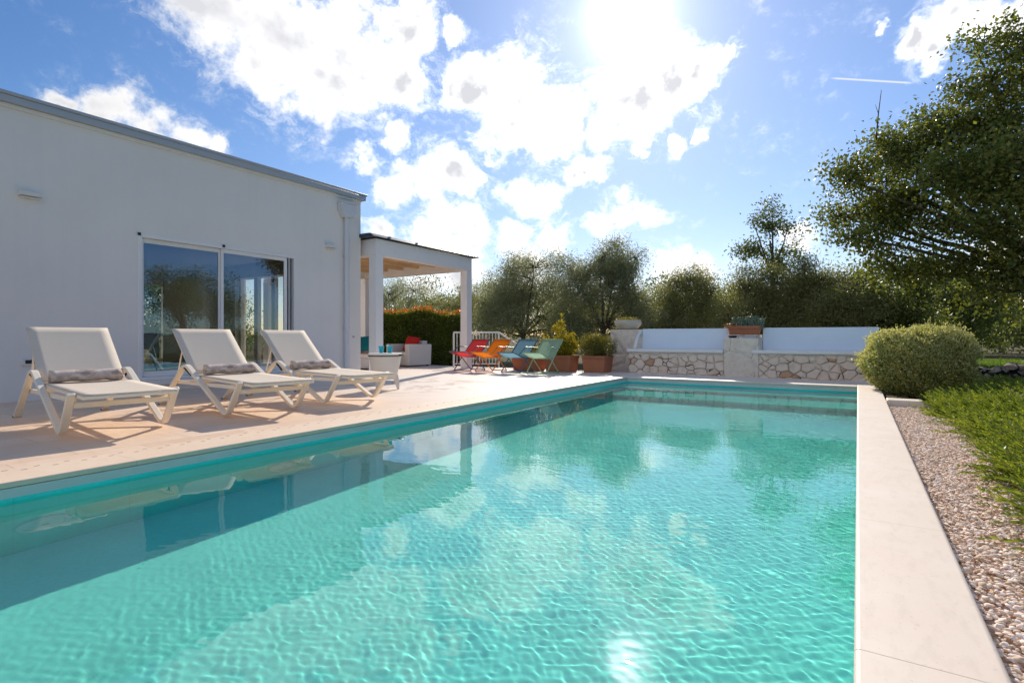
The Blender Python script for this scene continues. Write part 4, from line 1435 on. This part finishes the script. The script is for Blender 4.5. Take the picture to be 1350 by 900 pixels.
def make_bench():
    root = empty('stone_bench', (0, 0, 0), 0, 'long rubble-stone bench with two white seats at the far end of the pool', 'bench')
    X0, X1, Y0, Y1 = -4.67, 0.16, 12.5, 13.35
    t = MB(); t.box(X0, -2.491, Y0, Y1, -.05, .505); t.box(-1.779, X1, Y0, Y1, -.05, .505); t.build('stone_base', M['crazy'], root, bevel=.015)
    t = MB(); t.box(-2.49, -1.78, Y0 - .015, Y1 + .05, -.05, .845); t.build('middle_pillar', M['plainstone'], root, bevel=.02)
    t = MB(); t.box(-2.44, -1.83, Y0 + .28, Y1 + .05, .846, .915); t.build('pillar_ledge', M['plainstone'], root, bevel=.01)
    t = MB(); t.box(-5.36, -4.52, 13.02, 13.62, -.05, 1.055); t.build('end_pillar', M['plainstone'], root, bevel=.015)
    for a, b in ((X0 - .04, -2.493), (-1.92, X1 + .03)):
        t = MB(); t.box(a, b, Y0 - .055, 12.985, .507, .585)
        if a > -2: pass
        t.build('seat_slab', M['white_wall2'], root, bevel=.022, segs=3)
    for a, b in ((-4.52, -2.50), (-1.775, 0.36)):
        t = MB(); t.prism([(a, 12.99, .50), (a, 13.16, .50), (a, 13.19, 1.065), (a, 13.06, 1.065)], (b - a, 0, 0))
        t.build('backrest', M['shaded_white'], root, bevel=.015)
    # rolled white arm at the left end
    t = MB()
    t.sweep(fillet([(-4.56, 12.62, .586), (-4.56, 12.80, .86), (-4.56, 13.05, 1.01)], .2, 6), (1, 0, 0), .07, .05)
    t.build('armrest', M['white_wall2'], root, bevel=.015)
    # planter on the pillar
    p = planter('cactus_planter', (-2.14, 13.02, .916), 0, .33, .17, .20, 'small terracotta planter of succulents on the middle pillar of the bench')
    rng = np.random.default_rng(31)
    s = empty('succulents', (-2.14, 13.02, 1.07), 0, 'grey-green succulents growing in the pillar planter', 'succulent')
    n = 60
    t = MB()
    pts = []
    for i in range(n):
        x, y = rng.uniform(-.26, .36), rng.uniform(-.11, .11)
        h = rng.uniform(.12, .27)
        dx = rng.uniform(-.05, .05)
        t.tube([(x, y, 0), (x + dx, y, h * .6), (x + dx * 1.5, y, h)], [.010, .014, .008], 5)
        for k in range(14):
            pts.append((x + dx * (k / 14) * 1.5 , y, h * (k + 2) / 15))
    t.build('stems', M['succulent'], s, fix=False)
    leaves('foliage', np.array(pts), .045, .02, rng, M['succulent'], s, axis=np.array([0, 0, .5]))
    pts = np.stack([rng.uniform(-.40, -.15, 160), rng.uniform(-.18, .1, 160), rng.uniform(.0, .10, 160)], 1)
    leaves('trailing_growth', pts, .05, .02, rng, M['dry'], s)
    t = MB(); t.lathe([(0, 0), (.07, 0), (.095, .035), (.085, .05), (.05, .04), (0, .03)], seg=20)
    o = t.build('dark_bowl', M['black'], smooth='auto'); o.location = (-2.33, 12.64, .846); tag(o, 'small dark bowl standing on the bench pillar, in front of the planter', 'bowl')
    t = MB(); t.box(-.14, .14, -.06, .06, 0, .045)
    o = t.build('grey_tray', M['vent'], bevel=.01); o.location = (-1.98, 12.66, .846); tag(o, 'flat grey tray on the bench pillar, right of the dark bowl', 'tray')
    # bowl on the end pillar
    b = empty('stone_bowl', (-4.99, 13.30, 1.056), 0, 'pale stone bowl planter on the end pillar of the bench', 'bowl')
    t = MB(); t.lathe([(0, 0), (.20, 0), (.24, .02), (.335, .13), (.345, .19), (.325, .235), (.335, .25), (.315, .25), (.30, .235), (.30, .2), (0, .2)], seg=32)
    t.build('bowl', M['bowl'], b, smooth='auto')
    rng = np.random.default_rng(33)
    pts = np.stack([rng.normal(0, .13, 500), rng.normal(0, .13, 500), rng.uniform(.18, .30, 500)], 1)
    leaves('foliage', pts, .06, .018, rng, M['mossy'], b, axis=np.array([0, 0, .8]))


def make_rail():
    a, b = Vector((-9.74, 12.08, 0)), Vector((-8.68, 12.82, 0))
    root = empty('white_railing', (0, 0, 0), 0, 'white metal railing with thin bars behind the deck chairs', 'railing')
    H = 1.0
    d = (b - a)
    L = d.length
    dn = d.normalized()
    for p in (a, b):
        t = MB(); t.tube([p, p + Vector((0, 0, H))], .028, 8); t.build('post', M['rail'], root, smooth='auto')
    t = MB(); t.tube([a + Vector((0, 0, H)), b + Vector((0, 0, H))], .024, 8); t.build('top_rail', M['rail'], root, smooth='auto')
    t = MB(); t.tube([a + Vector((0, 0, .1)), b + Vector((0, 0, .1))], .016, 8); t.build('bottom_rail', M['rail'], root, smooth='auto')
    n = 14
    for i in range(1, n):
        p = a + dn * (L * i / n)
        t = MB(); t.tube([p + Vector((0, 0, .1)), p + Vector((0, 0, H))], .012, 6); t.build('baluster', M['rail'], root)
    e = b + Vector((.45, .40, -.40))
    t = MB(); t.tube([b + Vector((0, 0, H)), e + Vector((0, 0, H))], .022, 8); t.build('handrail', M['rail'], root, smooth='auto')
    t = MB(); t.tube([e + Vector((0, 0, -.1)), e + Vector((0, 0, H))], .024, 8); t.build('post', M['rail'], root)


def make_hedge():
    rng = np.random.default_rng(41)
    A, B = np.array([-16.0, 11.6]), np.array([-10.75, 14.15])
    d = B - A; L = np.linalg.norm(d); d /= L
    nrm = np.array([-d[1], d[0]])
    root = empty('hedge', (0, 0, 0), 0, 'clipped green hedge with red new growth along its top', 'hedge')
    H, W = 1.62, .45
    t = MB()
    c = [A + nrm * .28, B + nrm * .28, B - nrm * .28, A - nrm * .28]
    t.prism([(p[0], p[1], -.1) for p in c], (0, 0, H - .12)); t.build('dark_core', M['soil'], root)  # solid dark box added inside; its colour stands in for the interior shade
    n = 46000
    u = rng.uniform(0, L, n); v = rng.uniform(-1, 1, n); z = rng.uniform(0, 1, n)
    side = rng.uniform(size=n) < .72
    v = np.where(side, -np.abs(1 - rng.exponential(.16, n)), v)
    z = np.where(side, z, 1 - rng.exponential(.06, n))
    bulge = .06 * np.sin(u * 2.3) + .05 * np.sin(u * 5.1 + 1) + .05 * np.sin(z * 7)
    top = H + .07 * np.sin(u * 1.9) + .05 * np.sin(u * 4.7)
    p2 = A + np.outer(u, d) + np.outer(v * (W + bulge), nrm)
    pts = np.stack([p2[:, 0], p2[:, 1], z * top], 1)
    leaves('foliage', pts, .075, .036, rng, M['hedge'], root, axis=np.array([nrm[0] * -.4, nrm[1] * -.4, .3]))
    # shoots of new growth
    m = 520
    u = rng.uniform(0, L, m); v = rng.uniform(-.9, .9, m)
    base = A + np.outer(u, d) + np.outer(v * W, nrm)
    top = H + .07 * np.sin(u * 1.9) + .05 * np.sin(u * 4.7)
    pp = []
    for i in range(m):
        h = rng.uniform(.06, .26)
        k = 12
        zz = rng.uniform(0, 1, k) * h
        pp.append(np.stack([base[i, 0] + rng.normal(0, .03, k), base[i, 1] + rng.normal(0, .03, k), top[i] - .06 + zz], 1))
    leaves('new_growth', np.concatenate(pp), .075, .032, rng, M['hedge_tip'], root, axis=np.array([0, 0, .9]))


# ------------------------------------------------------------------ right-hand bed
def make_bed():
    rng = np.random.default_rng(51)
    # clipped variegated bush
    root = empty('rounded_bush', (0.80, 10.62, -.1), 0, 'big rounded variegated bush clipped smooth, right of the stone bench', 'bush')
    def surf(n, k0, k1):
        d = unit(rng.normal(size=(n, 3)))
        e = 2.7
        r = 1 / (np.sum(np.abs(d) ** e, axis=1) ** (1 / e))
        lump = 1 + .07 * np.sin(d[:, 0] * 6 + 1) * np.sin(d[:, 1] * 5) + .06 * np.sin(d[:, 2] * 7 + d[:, 0] * 5) + .05 * np.sin(d[:, 0] * 15 + d[:, 2] * 11) * np.sin(d[:, 1] * 13) + .03 * np.sin(d[:, 0] * 29 + d[:, 2] * 23)
        p = d * (r * lump * rng.uniform(k0, k1, n))[:, None]
        return p * np.array([.70, .62, .53]) + np.array([0, 0, .55]), d
    t = MB()
    p, d = surf(9000, .72, .93)
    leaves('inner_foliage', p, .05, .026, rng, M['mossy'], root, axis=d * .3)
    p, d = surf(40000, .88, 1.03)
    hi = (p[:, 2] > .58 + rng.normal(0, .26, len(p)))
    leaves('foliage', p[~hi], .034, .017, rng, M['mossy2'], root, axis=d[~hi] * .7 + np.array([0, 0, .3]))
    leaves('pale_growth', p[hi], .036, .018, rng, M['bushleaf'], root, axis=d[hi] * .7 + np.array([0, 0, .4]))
    for i in range(9):
        a = i * .7
        t.tube([(0.1 * math.cos(a), .1 * math.sin(a), 0), (.45 * math.cos(a), .4 * math.sin(a), .55)], [.03, .01], 6)
    t.build('stems', M['bark'], root)
    ps, ds = surf(420, .97, 1.02)
    up = ps[:, 2] > .45
    ps, ds = ps[up], ds[up]
    sp = np.concatenate([ps + ds * k * rng.uniform(.015, .03, (len(ps), 1)) for k in range(5)])
    leaves('sprigs', sp, .034, .016, rng, M['bushleaf'], root, axis=np.concatenate([ds] * 5) + np.array([0, 0, .4]))
    # kerb block at the end of the gravel
    t = MB(); t.box(.325, .72, 8.68, 8.98, -.12, .03)
    o = t.build('kerb_block', M['coping_stone'], bevel=.012); tag(o, 'pale stone kerb block at the end of the gravel strip', 'kerb block')
    # juniper: spreading sprays of needles
    def h(x, y):
        e = .86 + .02 * np.clip(y - 4, 0, 6) + .08 * np.sin(y * 1.3 + .4) + .05 * np.sin(y * 3.7)
        k = np.clip((x - e) / .9, 0, 1)
        return -.07 + (.08 + .22 * np.sqrt(k) + .06 * np.sin(x * 3 + y * 2.2) * k + .045 * np.sin(y * 5 - x * 4) * k) * np.clip(1.25 - .075 * y, .40, 1.0), e
    n = 17000
    y = rng.uniform(2.2, 12.2, n); x = rng.uniform(.62, 3.6, n)
    z, e = h(x, y)
    keep = (x > e) & (x < .25 * y + .9) & ~((y > 9.6) & (x < 1.55) & (y < 11.4))
    x, y, z = x[keep], y[keep], z[keep]; n = len(x)
    ang = rng.normal(PI * 1.08, .9, n)
    L = rng.uniform(.17, .40, n)
    el = rng.uniform(.0, .95, n)
    dr = np.stack([np.cos(ang) * np.cos(el), np.sin(ang) * np.cos(el), np.sin(el)], 1)
    V = []
    K = 17
    base = np.stack([x, y, z - .06], 1)
    allp, alld = [], []
    side = unit(np.cross(dr, np.array([0, 0, 1.0])))
    for k in range(K):
        s = (k + .5) / K
        p = base + dr * (L * s)[:, None] + np.array([0, 0, -.10]) * (s ** 2) * L[:, None] * 1.2
        for sg in (-1, 1):
            q = dr * .8 + side * sg * rng.uniform(.3, .7, (n, 1)) + rng.normal(size=(n, 3)) * .16
            allp.append(p); alld.append(unit(q) * (1.15 - .75 * s))
    P = np.concatenate(allp); D = np.concatenate(alld)
    rr = unit(rng.normal(size=P.shape))
    u = unit(np.cross(unit(D), rr))
    l = .07 * rng.uniform(.6, 1.3, (len(P), 1)); w = .0055
    v = np.empty((len(P), 4, 3))
    v[:, 0] = P; v[:, 1] = P + D * l * .45 + u * w; v[:, 2] = P + D * l; v[:, 3] = P + D * l * .45 - u * w
    o = link('juniper', np_mesh('juniper', v.reshape(-1, 3), np.arange(4 * len(P)).reshape(-1, 4)), M['juniper'])
    tag(o, kind='stuff')
    # dark earth mound below it
    t = MB(); nx, ny = 24, 60
    vs, fs = [], []
    for j in range(ny + 1):
        for i in range(nx + 1):
            yy = 2 + 10.5 * j / ny; xx = .85 + 3.4 * i / nx
            zz, _ = h(np.array(xx), np.array(yy))
            vs.append((xx, yy, float(zz) - .14))
    for j in range(ny):
        for i in range(nx):
            a = j * (nx + 1) + i
            fs.append((a, a + 1, a + nx + 2, a + nx + 1))
    t.add(vs, fs); o = t.build('planting_bed', M['soil'], smooth=True, fix=False); tag(o, kind='structure')
    # low rough stone wall by the lawn
    bv, bf = ico(2)
    V, Fc = [], []; off = 0
    for i in range(95):
        x = rng.uniform(1.6, 8.5); y = 14.3 + rng.normal(0, .16) + .05 * x; zc = rng.uniform(-.08, .30)
        s = rng.uniform(.10, .22, 3) * np.array([1.3, 1, .75])
        dd = bv * (1 + .22 * np.sin(bv[:, [1]] * 5 + i) * np.cos(bv[:, [0]] * 4 + 2 * i))
        V.append(dd * s + np.array([x, y, zc])); Fc.append(bf + off); off += len(bv)
    o = link('low_stone_wall', np_mesh('low_stone_wall', np.concatenate(V), np.concatenate(Fc)), M['fieldstone'], smooth='auto')
    tag(o, 'low rough dark stone wall between the juniper and the lawn', 'stone wall')


# ------------------------------------------------------------------ trees
def tree_px(name, base_px, Y, lobes_px, seed, label, trunk_h=1.2, trunk_r=.12, clusters=600, per=40, leaf=(.09, .03), mat='olive', sig=.22, shell=.5, group='trees around the garden', flat=.9, **kw):
    p, k = at(base_px, 445, Y)
    base = Vector((p.x, Y, -.1))
    rng = random.Random(seed)
    lobes = []
    for l in lobes_px:
        x, y, rx, ry = l[:4]
        dy = l[4] if len(l) > 4 else rng.uniform(-.5, .5)
        q, kk = at(x, y, Y + dy)
        lobes.append((q.x - base.x, dy, q.z - base.z, rx * kk, rx * kk * flat, ry * kk))
    return make_tree(name, base, trunk_h, trunk_r, lobes, clusters, per, leaf, M[mat], seed, label, 'tree', group, sig, shell, **kw) if False else make_tree(name, base, trunk_h, trunk_r, lobes, clusters, per, leaf, mat, seed, label, 'tree', group, sig, shell, **kw)


def make_trees():
    T = tree_px
    T('olive_tree', 690, 20.0, [(665, 385, 34, 36), (706, 352, 40, 28), (652, 405, 34, 38), (722, 392, 40, 40), (690, 425, 52, 34), (640, 435, 30, 30), (735, 435, 40, 34), (672, 352, 22, 18), (690, 385, 46, 40), (748, 395, 30, 44)], 101,
      'grey-green olive tree with feathery top behind the deck chairs', clusters=2500, per=46, sig=.22)
    T('olive_tree', 795, 19.5, [(790, 345, 40, 26), (838, 342, 28, 24), (768, 385, 40, 40), (828, 392, 40, 40), (800, 430, 52, 34), (756, 430, 36, 36), (850, 430, 34, 32), (815, 325, 20, 12), (800, 380, 46, 44), (755, 360, 26, 22)], 102,
      'olive tree behind the planters, left of the bench backrest', clusters=2500, per=46, sig=.22)
    T('olive_tree', 905, 20.8, [(905, 372, 26, 24), (882, 408, 34, 32), (938, 388, 28, 28), (920, 425, 44, 30), (880, 435, 34, 26)], 103,
      'short olive tree behind the left bench backrest', clusters=1500, per=46, mat='olive_warm')
    T('olive_tree', 1000, 19.8, [(985, 385, 36, 30), (1022, 376, 34, 28), (1000, 415, 50, 34), (960, 420, 34, 30), (1045, 420, 40, 32)], 104,
      'brownish-green olive tree behind the pillar of the bench', clusters=1600, per=46, mat='olive_warm')
    T('slim_oak_tree', 1018, 22.0, [(1012, 302, 24, 22), (1000, 328, 26, 18), (1036, 336, 22, 20), (1020, 274, 15, 12), (1040, 300, 14, 14), (1018, 350, 26, 20), (992, 290, 10, 10)], 105,
      'slim open-crowned oak rising above the olive trees', trunk_h=3.6, trunk_r=.10, clusters=190, per=34, leaf=(.11, .065), mat='oak_dark', sig=.2, shell=.3)
    T('olive_tree', 1095, 19.6, [(1092, 372, 44, 30), (1070, 402, 44, 32), (1122, 405, 46, 34), (1085, 432, 56, 28), (1140, 430, 40, 28), (1060, 360, 22, 18)], 106,
      'olive tree behind the right bench backrest', clusters=1600, per=46, mat='olive_warm')
    # the big oak
    tw0, k = at(1155, 190, 15.6); b, _ = at(1420, 445, 16.0)
    rel = lambda px, py, Y: at(px, py, Y)[0] - Vector((b.x, 16.0, -.1))
    T('oak_tree', 1420, 16.0, [(1122, 238, 34, 30), (1165, 195, 42, 34), (1215, 200, 50, 44), (1262, 150, 48, 44), (1305, 105, 46, 44), (1352, 62, 46, 44), (1300, 215, 60, 50), (1215, 262, 62, 36), (1150, 290, 44, 26),
                              (1345, 160, 56, 56), (1260, 300, 50, 24), (1110, 285, 26, 22), (1400, 120, 60, 70), (1440, 220, 70, 60), (1352, 262, 46, 34), (1180, 335, 40, 18), (1330, 335, 44, 18), (1240, 230, 40, 34, -1.2), (1340, 210, 50, 40, -1.6), (1170, 240, 36, 30, 1.2), (1440, 60, 60, 50), (1285, 60, 16, 12), (1290, 345, 56, 26), (1205, 360, 46, 20), (1335, 385, 40, 34), (1130, 315, 30, 16, -.6), (1310, 290, 46, 30, -1.4)], 107,
      'big spreading evergreen oak on the right, its crown reaching out of the picture', trunk_h=2.3, trunk_r=.33, clusters=2000, per=44, leaf=(.105, .062), mat='oak', sig=.24, shell=.55, limb=.55,
      extra=[([rel(1155, 185, 15.6), rel(1158, 150, 15.6), rel(1162, 119, 15.6)], .02, .006), ([rel(1158, 150, 15.6), rel(1154, 138, 15.6)], .008, .004)])
    # dark trees beneath and behind it
    T('oak_tree', 1170, 20.5, [(1150, 395, 46, 36), (1205, 380, 44, 34), (1180, 425, 60, 32), (1130, 430, 40, 28)], 108, 'dark evergreen oak under the left edge of the big oak', clusters=650, per=40, leaf=(.11, .06), mat='oak_dark')
    T('oak_tree', 1265, 24.0, [(1255, 385, 50, 36), (1300, 400, 46, 34), (1270, 430, 62, 28), (1225, 420, 40, 34)], 109, 'dark evergreen oak behind the rounded bush', clusters=650, per=40, leaf=(.12, .065), mat='oak_dark')
    T('oak_tree', 1380, 34.0, [(1340, 400, 40, 36), (1385, 380, 50, 44), (1350, 435, 56, 22), (1420, 410, 50, 40)], 110, 'distant dark oak at the far edge of the lawn', clusters=600, per=36, leaf=(.17, .10), mat='oak_dark', sig=.35)
    # left, beyond the hedge
    T('olive_tree', 528, 21.0, [(515, 388, 30, 22), (545, 384, 26, 20), (490, 392, 28, 24), (530, 412, 40, 20)], 111, 'olive tree behind the hedge, seen through the pergola', clusters=900, per=42)
    T('olive_tree', 465, 23.0, [(455, 385, 34, 26), (430, 400, 34, 28), (480, 410, 30, 24)], 112, 'olive tree behind the house corner', clusters=650, per=42)
    T('olive_tree', 592, 24.0, [(580, 402, 24, 14), (612, 398, 22, 24), (600, 420, 34, 20), (632, 405, 26, 34)], 113, 'pale loose olive tree seen past the pergola corner post', clusters=600, per=38, mat='olive_warm', shell=.3)
    # a farther row
    rows = [(560, 33, 'far tree behind the pergola'), (650, 31, 'far tree behind the feathery olive'), (760, 34, 'far tree behind the planters'), (870, 32, 'far tree in the gap left of the bench'), (960, 35, 'far tree behind the bench'), (1060, 33, 'far tree behind the right backrest'), (1150, 36, 'far tree below the oak crown'), (1240, 40, 'far tree beyond the lawn'), (1320, 46, 'far tree at the end of the lawn')]
    for i, (px, Y, lab) in enumerate(rows):
        T('distant_tree', px, Y, [(px, 396, 44, 30), (px - 32, 412, 40, 28), (px + 34, 408, 40, 28), (px, 430, 62, 18)], 130 + i, lab, clusters=420, per=32, leaf=(.2, .1), mat='oak_dark', sig=.4)
    # beyond the right edge of the picture: these stand in the mirror of the glass door
    for i, (x, y, s, lab) in enumerate(((8.5, 7.5, .55, 'olive tree beyond the right edge, reflected low in the left pane'), (9.5, 13.8, 1.3, 'tall tree beyond the right edge, reflected in the right pane'),
                                        (13.0, 10.5, .7, 'tree beyond the right edge, reflected between the two panes'), (12.5, 17.0, 1.35, 'wide tree beyond the right edge, at the far side of the right pane'),
                                        (9.0, 3.5, .6, 'small tree beyond the right edge, nearest to the pool'),
                                        (-21.5, 5.0, 1.0, 'tree behind the villa, seen through both of its windows'), (-21.0, 9.2, .9, 'tree behind the villa, seen through the right pane'), (-22.0, 11.5, 1.0, 'tree behind the villa, beside the pergola'))):
        rr = random.Random(i)
        make_tree('olive_tree', (x, y, -.1), 1.2 * s, .15 * s, [(0, 0, 2.6 * s, 1.5 * s, 1.5 * s, 1.0 * s), (.9 * s, .5, 2.1 * s, 1.1, 1.1, .9), (-.9 * s, -.6, 2.0 * s, 1.1, 1.1, .9), (.2, -.9 * s, 2.9 * s, .9, .9, .7), (-.2, .8, 1.2, 1.4, 1.4, .8)],
                  500, 36, (.12, .05), 'oak_dark', 150 + i, lab, 'tree', 'trees around the garden', .28, .5)


def pool_lights():
    for y, lab in ((1.22, 'round white pool lamp, nearest of two on the left pool wall'), (2.84, 'round white pool lamp, farther of two on the left pool wall')):
        r = empty('pool_lamp', (PX0, y, -.78), 0, lab, 'pool lamp', 'lamps in the pool wall')
        r.rotation_euler = (0, R(90), 0)
        t = MB(); t.lathe([(.0, .0), (.135, .0), (.135, .018), (.125, .026), (.105, .026), (.105, .012), (0, .012)], seg=32); t.build('ring', M['lens'], r, smooth='auto')
        t = MB(); t.lathe([(.104, .0125), (.09, .022), (.05, .03), (0, .032)], seg=28); t.build('lens', M['lens'], r, smooth='auto')
        t = MB(); t.lathe([(0, .0322), (.02, .0325), (.02, .037), (0, .038)], seg=12); t.build('screw_cap', M['steel'], r, smooth='auto')


def main():
    SC.view_settings.view_transform = 'Standard'
    SC.view_settings.look = 'None'
    SC.view_settings.exposure = 0
    SC.view_settings.gamma = 1
    SC.render.engine = 'CYCLES'
    c = SC.cycles
    c.use_denoising = True
    c.max_bounces = 10; c.diffuse_bounces = 6; c.glossy_bounces = 4; c.transmission_bounces = 8; c.transparent_max_bounces = 12
    c.caustics_reflective = False
    c.caustics_refractive = True
    c.sample_clamp_indirect = 4.0
    c.blur_glossy = 0.3
    make_materials()
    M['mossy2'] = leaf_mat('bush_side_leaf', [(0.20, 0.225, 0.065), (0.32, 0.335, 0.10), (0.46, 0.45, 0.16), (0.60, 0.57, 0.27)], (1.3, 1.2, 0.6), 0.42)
    make_world()
    make_camera_and_sun()
    make_ground()
    make_pool()
    pool_lights()
    make_gravel()
    make_house()
    make_loungers()
    make_pergola()
    make_lounge_set()
    make_deck_chairs()
    make_planters()
    make_bench()
    make_rail()
    make_hedge()
    make_bed()
    make_trees()


main()
